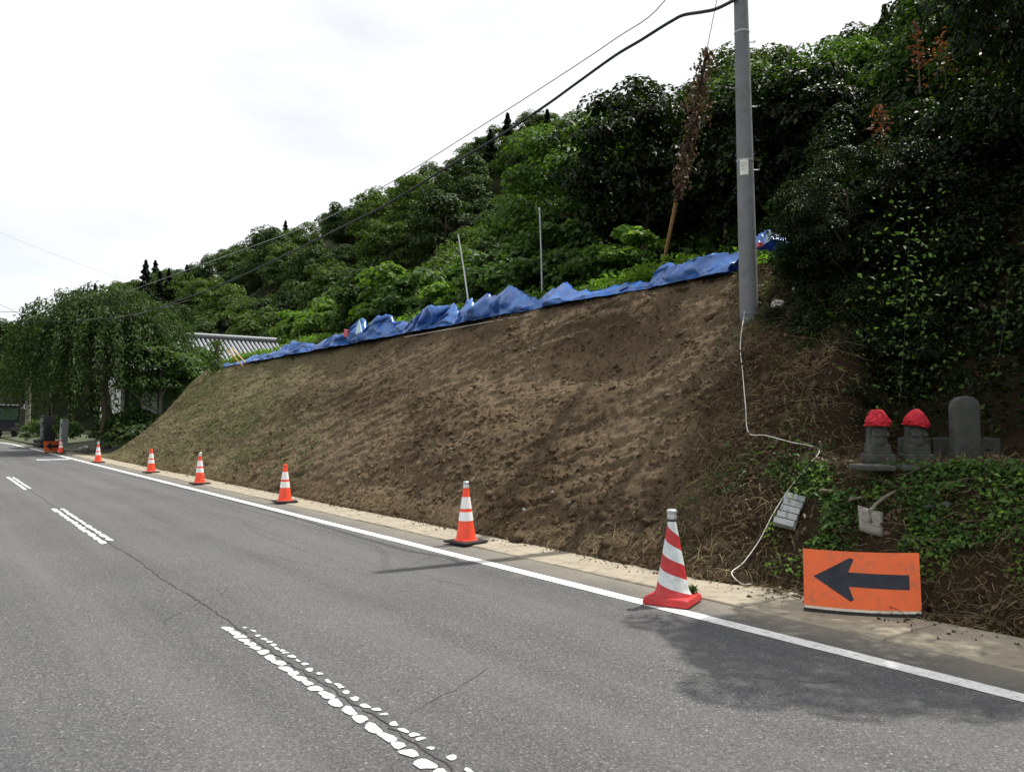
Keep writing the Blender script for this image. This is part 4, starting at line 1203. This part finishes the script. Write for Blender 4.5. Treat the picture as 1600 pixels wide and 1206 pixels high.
# stakes
for (ua, va, ub, vb, d, rad, m, lab) in ((733, 462, 716, 367, 18.9, 0.017, 'white', "thin white stake leaning left behind the crumpled blue tarp"), (847, 440, 843, 326, 17.5, 0.019, 'steel', "thin upright grey stake on the terrace behind the tarps")):
    a_, b_ = at_depth(ua, va + 18, d), at_depth(ub, vb, d + 0.15)
    e = tag(empty("survey_stake", a_), lab, "stake")
    MB().tube([(0, 0, 0), (b_ - a_) * 0.5 + Vector((0.01, 0, 0)), b_ - a_], [rad, rad * .95, rad * .85], 8).build("rod", M[m], e, smooth=True)
    MB().lathe([(rad * 1.15, 0), (rad * 1.2, 0.02), (rad * .9, 0.035)], 8, b_ - a_ - Vector((0, 0, 0.02))).build("cap", M['cap'], e)
# white cord from the pole foot down the bank
rope_px = [(1155, 498), (1159, 540), (1163, 590), (1167, 640), (1172, 681), (1200, 689), (1240, 699), (1285, 710)]
pts = [bank_at(u, v, 0.05) for u, v in rope_px]
pts[0] = Vector((PX, PY, PZ)) + Vector((-0.13, -0.02, 0.05))
pts2 = [bank_at(u, v, 0.05) for u, v in ((1285, 710), (1262, 742), (1236, 776), (1212, 815), (1190, 850), (1165, 885), (1148, 905))] + [at_z(1158, 911, 0.03), at_z(1172, 912, 0.03), at_z(1185, 905, 0.03), at_z(1196, 898, 0.04)]
strand("boundary_cord", pts + pts2[1:], 0.0052, M['rope'], "white cord running from the pole foot down the bank to the gutter", "cord")
pg = bank_at(1285, 712, 0.0)
tag(MB().tube([pg + Vector((0.04, 0, -0.1)), pg + Vector((-0.02, 0, 0.12))], [0.012, 0.014], 7).build("wooden_peg", M['shovelwood']), "small wooden peg where the white cord turns", "peg")

# ------------------------------------------------------------------ traffic cones
def cone_profile(t):  # body radius at height fraction
    return 0.128 - 0.098 * t ** 0.92
def make_cone(cap):
    root = empty("traffic_cone")
    b = MB().box((0, 0, 0.016), (0.40, 0.40, 0.032))
    bo = b.build("rubber_base", M['rubber'], root, bevel=0.014, seg=2)
    z0, H = 0.030, 0.67
    def band(a, c, nm, mat, grow=0.0):
        prof = [(cone_profile(a) + grow, z0 + a * H), (cone_profile((a + c) / 2) + grow, z0 + (a + c) / 2 * H), (cone_profile(c) + grow, z0 + c * H)]
        MB().lathe(prof, 32).build(nm, M[mat], root, smooth=True)
    prof = [(0.150, 0.026), (0.150, 0.040), (0.135, 0.046)] + [(cone_profile(t), z0 + t * H) for t in np.linspace(0.02, 0.93, 12)] + [(0.036, z0 + 0.94 * H), (0.036, z0 + 0.99 * H), (0.028, z0 + H)]
    MB().lathe(prof, 32).build("cone_body", M['orange'], root, smooth=True)
    band(0.36, 0.52, "white_band", 'band', 0.0022)
    band(0.58, 0.79, "white_band", 'band', 0.0022)
    if cap:
        MB().lathe([(0.030, 0.665), (0.038, 0.672), (0.038, 0.70), (0.032, 0.708), (0.037, 0.72), (0.037, 0.742), (0.028, 0.752)], 20).build("cap", M[cap], root, smooth=True)
    return root
def copy_tree(o):
    c = o.copy(); COL.objects.link(c)
    for ch in o.children:
        d = ch.copy(); COL.objects.link(d); d.parent = c
    return c
cone_a = make_cone('cap')
cone_b = make_cone(None)
GC = "orange traffic cones along the gutter"
cones = [(728, 850, 'a', "nearest plain orange cone with a grey cap, beside the long pole shadow"), (445, 786, 'b', "orange cone with a plain orange tip, second nearest of the white banded ones"),
         (312, 757, 'a', "orange cone with a pale cap, third of the white banded ones from the camera"), (236, 739, 'b', "orange cone with orange tip where green sprouts show on the bank"),
         (153, 723, 'a', "orange cone with pale cap at the far end of the earth bank"), (95, 708.5, 'a', "farthest orange cone standing in front of the small arrow board")]
used = {'a': False, 'b': False}
for (u, v, kx, lb) in cones:
    src = cone_a if kx == 'a' else cone_b
    o = src if not used[kx] else copy_tree(src)
    used[kx] = True
    p = at_z(u, v, 0.0)
    o.location = (p.x, p.y, 0.03 if p.x > 5.36 else 0.004)
    if 5.1 < p.x < 5.6: o.location.z = 0.022
    o.rotation_euler = (0, 0, R(20 + u * 0.37 % 30 - 40))
    tag(o, lb, "traffic cone", GC)
# old striped cone on the edge line
root = tag(empty("striped_cone", (0, 0, 0)), "old red and white spirally striped cone with a grey cap standing on the edge line", "traffic cone")
p = at_z(1051, 942, 0.0)
root.location = (p.x, p.y, 0.0085); root.rotation_euler = (0, 0, R(24))
b = MB().box((0, 0, 0.032), (0.40, 0.40, 0.064), taper=0.93); b.build("base_plate", M['red'], root, bevel=0.016, seg=2)
prof = [(0.158, 0.060), (0.150, 0.082), (0.139, 0.10)] + [(0.136 - 0.104 * t, 0.10 + 0.575 * t) for t in np.linspace(0.03, 1, 14)]
MB().lathe(prof, 40).build("cone_body", M['stripes'], root, smooth=True)
MB().lathe([(0.0335, 0.665), (0.034, 0.684), (0.030, 0.688)], 24).build("black_ring", M['rubber'], root, smooth=True)
MB().lathe([(0.033, 0.684), (0.040, 0.70), (0.037, 0.715), (0.037, 0.735), (0.043, 0.745), (0.042, 0.760), (0.030, 0.768)], 24).build("cap", M['cap'], root, smooth=True)
r5 = np.random.RandomState(3)
nb = 40
Pw = np.array(root.location)[None] + np.array([0.17, -0.06, 0.075]) + r5.randn(nb, 3) * [0.02, 0.02, 0.0] + np.abs(r5.randn(nb, 1)) * [[0, 0, 0.03]]
tag(link("weed_tuft", leaf_mesh("weed_tuft", Pw, r5.randn(nb, 3), 0.07, 0.14, r5, r5.randn(nb, 3) * .5 + [0, 0, 1.0]), M['leaf_mid']), "small green weed caught on the base of the striped cone", "weed")

# ------------------------------------------------------------------ arrow boards
BW, BH, SAG = 0.955, 0.515, 0.055
def board_pt(u, v, off=0.0):
    """u 0..1 from left to right, v 0..1 from top to bottom, board bulging towards -y (the viewer)"""
    x = (u - 0.5) * BW
    k_ = 1 - (2 * u - 1) ** 2
    return Vector((x, -SAG * k_ - off, (1 - v) * BH + 0.035 - 0.012 * k_))
def make_arrow_board(name, label, cat):
    root = tag(empty(name), label, cat)
    def surf(u0, u1, v0, v1, off, nu, nm, mat, th):
        vs, fs = [], []
        for i in range(nu + 1):
            u = u0 + (u1 - u0) * i / nu
            for v in (v0, v1):
                vs.append(board_pt(u, v, off))
        for i in range(nu): fs.append((2 * i, 2 * i + 1, 2 * i + 3, 2 * i + 2))
        o = MB().add(vs, fs).build(nm, mat, root)
        m_ = o.modifiers.new("thickness", 'SOLIDIFY'); m_.thickness = th; m_.offset = -1
        return o
    surf(0, 1, 0, 0.955, 0.0, 24, "board", M['board'], 0.022)
    surf(0.002, 0.998, 0.957, 1.0, 0.001, 24, "white_strip", M['cream'], 0.020)
    surf(-0.005, 1.0, 1.003, 1.065, -0.004, 24, "black_foot", M['rubber'], 0.05)
    # arrow
    topv = lambda u: np.interp(u, [0.085, 0.40, 0.435], [0.455, 0.105, 0.125])
    botv = lambda u: np.interp(u, [0.085, 0.40, 0.425], [0.455, 0.835, 0.80])
    vs, fs = [], []
    def col(seq):
        for (u0, a0, b0), (u1, a1, b1) in zip(seq, seq[1:]):
            bI = len(vs)
            vs.extend([board_pt(u0, a0, 0.003), board_pt(u0, b0, 0.003), board_pt(u1, b1, 0.003), board_pt(u1, a1, 0.003)])
            fs.append((bI, bI + 1, bI + 2, bI + 3))
    us = np.linspace(0.085, 0.385, 13)
    col([(u, topv(u), botv(u)) for u in us])
    us = np.linspace(0.385, 0.435, 4)
    col([(u, topv(u), np.interp(u, [0.385, 0.435], [0.345, 0.127])) for u in us])
    us = np.linspace(0.385, 0.425, 4)
    col([(u, np.interp(u, [0.385, 0.425], [0.585, 0.80]), max(botv(u), np.interp(u, [0.385, 0.425], [0.585, 0.80]))) for u in us])
    us = np.linspace(0.385, 0.905, 16)
    col([(u, np.interp(u, [0.385, 0.905], [0.345, 0.365]), np.interp(u, [0.385, 0.905], [0.585, 0.61])) for u in us])
    o = MB().add(vs, fs).build("arrow", M['navy'], root)
    o.modifiers.new("thickness", 'SOLIDIFY').thickness = 0.002
    # stay behind the board so that it leans
    for sx in (-0.32, 0.32):
        MB().tube([(sx, 0.03, 0.36), (sx, 0.20, 0.015)], 0.010, 6).build("stay", M['steel'], root)
    return root
bA = at_z(1257, 957, 0.0); bB = at_z(1441, 968, 0.0)
board = make_arrow_board("arrow_board", "curved orange board with a dark arrow pointing left at the foot of the bank", "road sign")
mid = (bA + bB) / 2
ang = math.atan2((bB - bA).y, (bB - bA).x)
board.location = (mid.x, mid.y, 0.012); board.rotation_euler = (R(-7), 0, ang)
board.scale = ((bB - bA).length / BW,) * 3
far_board = make_arrow_board("arrow_board", "small far orange arrow board behind the last cone", "road sign")
p = at_z(84, 708, 0.0)
far_board.location = (p.x, p.y + 0.6, 0.01); far_board.rotation_euler = (R(-6), 0, R(44)); far_board.scale = (1.05,) * 3

# ------------------------------------------------------------------ stone statues on the ledge
LZ = 1.13
def along(u, d):
    q = ray(u, 690); return Vector((q.x * d, q.y * d, 0))
FA = math.atan2(RGT.y, RGT.x)
def statue(u, d, tilt, label, peak):
    p = along(u, d)
    root = tag(empty("stone_statue", (p.x, p.y, LZ - 0.03), FA), label, "statue")
    root.scale = (1.0, 1.0, 1.06)
    MB().box((0, 0, 0.05), (0.25, 0.20, 0.10)).build("plinth", M['stone'], root, bevel=0.012)
    MB().box((0, 0, 0.14), (0.205, 0.16, 0.09), taper=0.93).build("lower_block", M['stone'], root, bevel=0.012)
    # figure in relief on an upright slab
    b = MB().box((0, 0.02, 0.27), (0.185, 0.09, 0.22), taper=0.9)
    b.build("slab", M['stone'], root, bevel=0.018)
    b = MB().lathe([(0.070, 0.185), (0.074, 0.22), (0.066, 0.28), (0.058, 0.32), (0.030, 0.345), (0.022, 0.36)], 16, (0, -0.02, 0)).lathe([(0.02, 0.35), (0.042, 0.365), (0.055, 0.395), (0.05, 0.43), (0.03, 0.455), (0.01, 0.462)], 16, (0, -0.02, 0))
    b.tube([(-0.055, -0.045, 0.30), (-0.06, -0.085, 0.265), (-0.012, -0.10, 0.262)], [0.018, 0.017, 0.012], 7)
    b.tube([(0.055, -0.045, 0.30), (0.06, -0.085, 0.265), (0.012, -0.10, 0.262)], [0.018, 0.017, 0.012], 7)
    b.build("figure", M['stone'], root, smooth=True)
    w = lambda an, j: 0.06 * math.sin(3 * an + j) + 0.05 * math.sin(7 * an + 2 * j) + 0.03 * math.sin(13 * an)
    b = MB().lathe([(0.112, 0.345), (0.118, 0.356), (0.110, 0.362), (0.114, 0.385), (0.098, 0.42), (0.075, 0.455), (0.048 if peak else 0.058, 0.482), (0.012 if peak else 0.045, 0.505 if peak else 0.492)], 28, (0, 0, 0), wob=w)
    ho = b.build("red_hood", M['redcloth'], root)
    ho.rotation_euler = (0, tilt, 0); ho.location = (-tilt * 0.38, -0.005, 0.0)
    return root
statue(1371, 7.55, 0.0, "left stone statue wearing a flat topped red cloth hood", False)
statue(1431, 7.5, 0.16, "right stone statue wearing a pointed lopsided red cloth hood", True)
p = along(1508, 7.35)
root = tag(empty("stone_marker", (p.x, p.y, LZ - 0.03), FA), "taller round topped upright stone marker right of the hooded statues", "stone marker")
root.scale = (1, 1, 1.07)
vs = []
prof = [(-0.115, 0.02), (-0.12, 0.50), (-0.105, 0.555), (-0.06, 0.59), (0.0, 0.60), (0.06, 0.59), (0.105, 0.56), (0.12, 0.50), (0.112, 0.02)]
for yy in (-0.055, 0.06):
    vs += [(x_, yy, z_) for x_, z_ in prof]
n = len(prof)
fs = [tuple(range(n)), tuple(range(2 * n - 1, n - 1, -1))] + [(i, i + n, (i + 1) % n + n, (i + 1) % n) for i in range(n)]
MB().add(vs, fs).build("slab", M['stone'], root, bevel=0.012)
MB().box((0, 0, 0.03), (0.30, 0.21, 0.06)).build("plinth", M['stone'], root, bevel=0.012)
# low wall of concrete blocks behind
p0, p1 = along(1403, 7.95), along(1562, 7.72)
wl_ = tag(empty("low_block_wall", (p0.x, p0.y, LZ - 0.02), math.atan2((p1 - p0).y, (p1 - p0).x)), "low wall of grey blocks behind the statues", "wall")
Lw = (p1 - p0).length
for i in range(3):
    MB().box((Lw * (i + .5) / 3, 0, 0.12), (Lw / 3 - 0.012, 0.10, 0.25 + random.uniform(-.01, .01))).build("block", M['stone'], wl_, bevel=0.01)
# flat stones along the front of the ledge
for (u, d, w, lb) in ((1362, 7.25, 0.34, "flat stone slab under the left hooded statue"), (1438, 7.15, 0.36, "flat stone slab under the right hooded statue"), (1520, 7.0, 0.42, "flat stone slab in front of the round topped marker")):
    p = along(u, d)
    o = MB().box((0, 0, 0), (w, 0.22, 0.05)).build("stone_slab", M['stone'], bevel=0.015)
    o.location = (p.x, p.y, LZ - 0.035); o.rotation_euler = (0.03, 0.02, FA + random.uniform(-.1, .1))
    tag(o, lb, "stone slab")

# cast block with notched side
p = bank_at(1240, 812, 0.09)
root = tag(empty("notched_block", p), "pale grey concrete block with ribbed notched face lying on the bank left of the shovel", "block")
tilt = Matrix.Rotation(FA - 0.25, 3, 'Z') @ Matrix.Rotation(R(-38), 3, 'X') @ Matrix.Rotation(R(16), 3, 'Y')
for i in range(5):
    o = MB().box(tilt @ Vector((0.012 * i - 0.02, 0, -0.155 + 0.075 * i)), (0.185 - 0.004 * i, 0.06, 0.067), tilt).build("rib", M['blockgrey'], root, bevel=0.006)
MB().box(tilt @ Vector((0.005, 0.03, -0.005)), (0.17, 0.03, 0.355), tilt).build("back_slab", M['blockgrey'], root, bevel=0.005)

# shovel stuck into the slope
p = bank_at(1364, 842, 0.09)
root = tag(empty("shovel", p), "worn square bladed shovel leaning on the slope above the arrow board", "shovel")
hd = at_depth(1420, 752, (p - Vector((0, 0, EYE))).dot(FWD) + 0.22)
ax = (hd - p).normalized()
sx = RGT.copy(); sx = (sx - ax * sx.dot(ax) * 0.5).normalized()
nrm = sx.cross(ax).normalized()
vs, fs = [], []
nu, nv = 7, 6
upv = (Vector((0, 0, 1)) + Vector((0.35, 0.25, 0))).normalized()
for j in range(nv):
    for i in range(nu):
        a_ = -1 + 2 * i / (nu - 1); t_ = j / (nv - 1)
        vs.append(sx * a_ * (0.108 - 0.008 * t_) + upv * (0.18 - 0.22 * t_) + nrm * (0.010 * a_ * a_ - 0.01 * t_))
for j in range(nv - 1):
    for i in range(nu - 1):
        q = j * nu + i; fs.append((q, q + 1, q + nu + 1, q + nu))
o = MB().add(vs, fs).build("blade", M['shovelsteel'], root, smooth=True); o.modifiers.new("thickness", 'SOLIDIFY').thickness = 0.004
s0 = upv * 0.06
MB().tube([s0, upv * 0.17, upv * 0.17 + (hd - p - upv * .17) * 0.12], [0.017, 0.018, 0.017], 9).build("socket", M['shovelsteel'], root, smooth=True)
e = hd - p
MB().tube([upv * 0.17 + (e - upv * .17) * t_ + Vector((0, 0, 0.018 * math.sin(t_ * 5))) for t_ in np.linspace(0.06, 0.93, 9)], 0.0145, 9).build("handle", M['shovelwood'], root, smooth=True)
MB().tube([e + RGT * -0.01 - Vector((0, 0, 0.03)), e, e + RGT * 0.06 + Vector((0, 0, 0.005))], 0.014, 8).build("grip", M['shovelwood'], root, smooth=True)

# rubble: pale stones, dry boards
def rock(name, p, s, mat, label, cat, seed, group=None):
    bm = bmesh.new(); bmesh.ops.create_icosphere(bm, subdivisions=2, radius=1)
    r_ = random.Random(seed)
    ph = [r_.uniform(0, 6) for _ in range(6)]
    for v in bm.verts:
        q = 1 + 0.18 * math.sin(3 * v.co.x + ph[0]) + 0.16 * math.sin(3.3 * v.co.y + ph[1]) + 0.12 * math.sin(4 * v.co.z + ph[2]) + r_.uniform(-.05, .05)
        v.co = Vector((v.co.x * s[0], v.co.y * s[1], v.co.z * s[2])) * q
    me = bpy.data.meshes.new(name); bm.to_mesh(me); bm.free()
    o = link(name, me, mat); o.location = p; o.rotation_euler = (0, 0, ph[3])
    return tag(o, label, cat, group)
rock("pale_rock", bank_at(1216, 474, 0.03), (0.13, 0.08, 0.055), M['palestone'], "white stone lying right beside the foot of the utility pole", "rock", 1)
rock("pale_rock", bank_at(1244, 452, 0.03), (0.08, 0.06, 0.04), M['palestone'], "pale stone at the edge of the dark bush right of the pole", "rock", 2)
rock("pale_rock", bank_at(1448, 797, 0.03), (0.06, 0.045, 0.022), M['stone'], "flat stone among leaves right of the shovel handle", "rock", 3)
rock("pale_rock", bank_at(1474, 794, 0.03), (0.05, 0.045, 0.022), M['stone'], "grey flat stone right of the shovel handle", "rock", 4)
for j, (u, v, a_, L, lb) in enumerate(((1305, 779, 0.1, 0.26, "weathered dry board piece lying among leaves left of the shovel"), (1345, 786, -0.15, 0.20, "short pale board piece lying just left of the shovel handle"))):
    p = bank_at(u, v, 0.035)
    o = MB().box((0, 0, 0), (L, 0.05, 0.022)).build("dry_board", M['shovelwood'], bevel=0.004); o.location = p; o.rotation_euler = (R(-30), a_, FA)
    tag(o, lb, "board")

# ------------------------------------------------------------------ house, planks, stub with ivy
hs = tag(empty("tiled_house", (0, 0, 0)), "low house with a grey ribbed tile roof behind the left end of the bank", "house")
RX0, RX1, RYr, RZr, RYe, RZe = 7.5, 21.2, 54.2, 6.9, 49.6, 4.35
MB().box(((9.0 + 20.2) / 2, 54.3, 2.9), (11.2, 6.8, 3.4)).build("wall", M['plaster'], hs)
for (xa, xb, za, zb, m) in ((9.2, 10.1, 1.3, 3.5, 'darkwood'), (11.0, 13.2, 1.3, 3.6, 'darkwood'), (14.2, 16.2, 1.4, 3.6, 'darkwood')):
    w_ = MB().box(((xa + xb) / 2, 50.88, (za + zb) / 2), (xb - xa, 0.10, zb - za)).build("window", M[m], hs)
    MB().box(((xa + xb) / 2, 50.82, (za + zb) / 2), (xb - xa - 0.2, 0.03, zb - za - 0.25)).build("pane", M['glass'], w_)
b = MB()
for sgn in (-1, 1):
    ye = RYr + sgn * (RYr - RYe)
    b.add([(RX0, RYr, RZr), (RX1, RYr, RZr), (RX1, ye, RZe), (RX0, ye, RZe), (RX0, RYr, RZr - .15), (RX1, RYr, RZr - .15), (RX1, ye, RZe - .15), (RX0, ye, RZe - .15)], [(0, 1, 2, 3), (7, 6, 5, 4), (3, 2, 6, 7), (0, 3, 7, 4), (1, 5, 6, 2)])
roof = b.build("roof", M['tilegap'], hs)
me = MB().tube([(0, 0, 0), (0, RYe - RYr, RZe - RZr)], 0.085, 6).mesh("tile_column", smooth=True); me.materials.append(M['tile'])
x_ = RX0 + 0.2
while x_ < RX1:
    o = bpy.data.objects.new("tile_column", me); COL.objects.link(o); o.parent = roof; o.location = (x_, RYr - 0.05, RZr + 0.06)
    x_ += 0.29
MB().box(((RX0 + RX1) / 2, RYr, RZr + 0.17), (RX1 - RX0 + .2, 0.36, 0.26)).build("ridge", M['tilegap'], hs, bevel=0.05)
MB().tube([(RX0 - .1, RYr, RZr + 0.34), (RX1 + .1, RYr, RZr + 0.34)], 0.11, 8).build("ridge_cap", M['ridge'], hs)
MB().box((RX1 + 0.12, RYr - 0.05, RZr + 0.30), (0.22, 0.5, 0.62), taper=0.6).build("ridge_end_tile", M['plaster'], hs, bevel=0.05)
MB().box(((RX0 + RX1) / 2, RYe + 0.03, RZe - 0.20), (RX1 - RX0, 0.08, 0.16)).build("eave_board", M['darkwood'], hs)
# dark red awning over the entrance
for j, (ua, va, ub, vb, lb) in enumerate(((354, 546, 384, 572, "left one of two yellow planks sticking up from the far tarp"), (361, 543, 390, 569, "right one of two yellow planks sticking up from the far tarp"))):
    a_, b_ = at_depth(ub, vb + 4, 30.5), at_depth(ua, va, 30.5)
    c_ = (a_ + b_) / 2; dd = (a_ - b_)
    rot = dd.to_track_quat('X', 'Z').to_matrix()
    o = MB().box((0, 0, 0), (dd.length, 0.10, 0.035), rot).build("yellow_plank", M['timber']); o.location = c_
    tag(o, lb, "plank")
stub = at_depth(338, 588, 33); 
e = tag(empty("ivy_post", stub), "short dead trunk wrapped in climbing leaves in front of the tiled roof", "tree")
MB().tube([(0, 0, -.4), (0.03, 0, .7), (0, 0.02, 1.5)], [0.11, 0.10, 0.07], 8).build("trunk", M['bark'], e, smooth=True)
r6 = np.random.RandomState(12); n = 500
P = np.stack([r6.randn(n) * .17, r6.randn(n) * .17, r6.uniform(-.2, 1.45, n)], 1)
link("ivy_leaves", leaf_mesh("ivy_leaves", P, r6.randn(n, 3) + [-.3, -.5, .3], .13 * r6.uniform(.6, 1.3, n), .7, r6), M['leaf_mid'], e)

# ------------------------------------------------------------------ weeping tree and its neighbours at the left
r7 = np.random.RandomState(21)
Ps, Ns, Ts = [], [], []
tb = MB()
wt_loc = Vector((7.3, 45.2, 0.3))
tb.tube([(0, 0, -0.3), (0.1, 0.1, 1.6), (-0.1, 0.1, 3.2), (0.1, 0, 5.2)], [0.32, 0.26, 0.22, 0.12], 9)
for i in range(760):
    an = r7.rand() * 6.283; el = r7.uniform(0.05, 1.5)
    rr = 4.3 * (0.55 + 0.45 * r7.rand())
    sx_, sy_, sz_ = rr * math.cos(el) * math.cos(an), rr * math.cos(el) * math.sin(an), 4.6 + 3.6 * math.sin(el) * (rr / 4.3)
    if r7.rand() < 0.12: tb.tube([(0.05, 0, 4.2), (sx_ * .5, sy_ * .5, (4.2 + sz_) / 2 + .7), (sx_, sy_, sz_)], [0.07, 0.045, 0.015], 5)
    L = r7.uniform(1.2, 4.6) * (0.55 + 0.5 * math.cos(el)); k_ = int(50 * L / 2.2)
    t = np.linspace(0, 1, k_)
    ox, oy = math.cos(an) * r7.uniform(.5, 1.3), math.sin(an) * r7.uniform(.5, 1.3)
    x_ = sx_ + ox * np.sqrt(t) * 0.8; y_ = sy_ + oy * np.sqrt(t) * 0.8
    z_ = np.maximum(sz_ + 0.35 * np.sin(t * 2.2) - L * t ** 1.5, 0.5)
    P = np.stack([x_, y_, z_], 1) + r7.randn(k_, 3) * 0.10
    Ps.append(P); Ns.append(r7.randn(k_, 3) * .5 + [math.cos(an) * .4, math.sin(an) * .4, .7]); Ts.append(r7.randn(k_, 3) * .45 + [ox * .4, oy * .4, -1])
P = np.concatenate(Ps)
cm = leaf_mesh("crown", P, np.concatenate(Ns), 0.21 * r7.uniform(.6, 1.3, len(P)), 0.34, r7, np.concatenate(Ts)); cm.materials.append(M['leaf_weep'])
tm = tb.mesh("trunk", smooth=True); tm.materials.append(M['bark'])
plant("weeping_tree", (cm, tm), wt_loc, 0, 1.0, "big weeping tree with a drooping dark crown at the left end of the bank", "tree")
GT = broadleaf(300, 2.0, 1.6, 3.0, 60, 110, 0.6, 0.2, 'leaf_mid', 0.45, 0.12, -0.6, 0.6, 'palebark')
p = at_depth(250, 640, 40)
plant("garden_tree", GT, (p.x, p.y, 0.9), 1.0, (1.0, 1.0, 1.05), "brighter green layered tree in front of the house beside the weeping tree", "tree")
plant("garden_tree", GT, (p.x + 2.6, p.y + 3.5, 1.6), 2.0, (0.85, .85, .9), "green garden tree close to the tiled roof", "tree")
LB = [broadleaf(310 + i, 1.0, .7, .7, 30, 60, .33, .17, ('leaf_weep', 'leaf_mid')[i], .5, .04, -.6, .7) for i in range(2)]
for j, (x_, y_, s_, kx, lb) in enumerate(((7.4, 40.2, 0.9, 0, "dark low bush under the weeping tree nearest the last bank cone"), (8.2, 43.0, 1.4, 0, "dark bush in the shade under the weeping tree"), (8.9, 41.6, 1.2, 0, "dark bush at the far foot of the earth bank"), (10.2, 42.6, 1.1, 1, "small bush before the white house wall"), (6.8, 58.5, 1.3, 1, "bright bush beside the slim far pole"), (6.6, 66.0, 1.2, 1, "bright roadside bush near the parked dark truck"), (8.6, 50.0, 1.2, 0, "dark bush behind the gate stones"))):
    plant("low_bush", LB[kx], (x_, y_, 0.05 + .1 * max(0, x_ - 6.3)), j * 1.3, s_, lb, "bush", parts=("crown", "trunk"))
for j, (u, v, d, s_) in enumerate(((2, 498, 92, 0.95), (22, 512, 96, 0.9), (-30, 490, 100, 1.0), (45, 520, 100, .9), (70, 500, 105, 1.0), (10, 560, 84, .6), (32, 565, 80, .6), (100, 500, 98, 1.0), (140, 490, 100, 1.05), (175, 480, 102, 1.05))):
    p = at_depth(u, v, d)
    hgt = p.z
    plant("roadside_tree", FAR[(j * 2) % 6], (p.x, p.y, max(-0.2, hgt - 9.2 * s_)), j, (s_, s_, max(.5, min(1.3, hgt / 9.2 if hgt < 9.2 * s_ else s_))), "dark tree beyond the bend at the far left end of the road", "tree", "trees beyond the bend of the road")

# gate stones by the road
p = at_z(98, 703, 0.0) ; p = at_depth(98, 690, 48)
o = MB().box((0, 0, .85), (0.42, 0.34, 1.75), taper=0.92).build("gate_stone", M['blockgrey'], bevel=0.04); o.location = (p.x, p.y, -0.02); o.rotation_euler = (0, R(3), .3)
tag(o, "pale upright gate stone behind the farthest cone", "gate stone")
p = at_depth(74, 690, 50)
o = MB().box((0, 0, .95), (0.72, 0.5, 1.95)).build("gate_stone", M['darkstone'], bevel=0.03); o.location = (p.x, p.y, -0.02); o.rotation_euler = (0, 0, .3)
tag(o, "dark polished gate stone left of the pale one", "gate stone")
for j, (u, z_) in enumerate(((58, .14), (63, .14), (60, .36))):
    p = at_depth(u, 690, 49)
    rock("garden_rock", Vector((p.x, p.y, z_)), (.28, .22, .16), M['stone'], ("left lower rock of the small pile beside the dark gate stone", "right lower rock of the small pile beside the dark gate stone", "topmost rock of the small pile beside the dark gate stone")[j], "rock", 20 + j)
rock("garden_rock", at_depth(132, 690, 40) + Vector((0, 0, -0.35)), (.32, .2, .16), M['palestone'], "pale rock on the ground left of the bank's end", "rock", 30)
# parked dark truck at the left edge
p = at_depth(10, 660, 78)
tr = tag(empty("parked_truck", (p.x, p.y, 0.0), R(14)), "dark parked truck facing the camera at the left edge of the picture", "truck")
tr.scale = (1.3, 1.3, 1.3)
MB().box((0, 0.9, 1.55), (1.95, 1.7, 1.75), taper=0.93).build("cab", M['truck'], tr, bevel=0.09)
MB().box((0, 3.6, 1.6), (2.0, 3.4, 1.9)).build("cargo_box", M['truck'], tr, bevel=0.05)
MB().box((0, -0.02, 1.75), (1.55, 0.05, 0.85), Matrix.Rotation(R(4), 3, 'X')).build("windscreen", M['glass'], tr, bevel=0.02)
MB().box((0, 0.02, 2.47), (1.7, 0.25, 0.07)).build("roof_edge", M['white'], tr, bevel=0.02)
MB().box((0, 0.0, 0.62), (1.95, 0.2, 0.26)).build("bumper", M['rubber'], tr, bevel=0.03)
for sx_ in (-1, 1):
    b = MB().tube([(sx_ * .95, 0.05, 2.2), (sx_ * 1.2, -0.1, 2.35)], 0.02, 5); b.box((sx_ * 1.22, -0.1, 2.35), (0.2, 0.08, 0.34)); b.build("mirror", M['white'], tr)
    MB().box((sx_ * .7, -0.03, 0.98), (0.26, 0.06, 0.16)).build("headlight", M['glass'], tr, bevel=0.02)
    for yy in (0.9, 4.2):
        wv = MB(); rot = Matrix.Rotation(math.pi / 2, 3, 'Y')
        t0 = MB().lathe([(0.25, -.12), (0.38, -.11), (0.40, 0), (0.38, .11), (0.25, .12)], 20)
        wv.add([rot @ Vector(q) + Vector((sx_ * .85, yy, .40)) for q in t0.v], t0.f)
        wv.build("wheel", M['rubber'], tr, smooth=True)
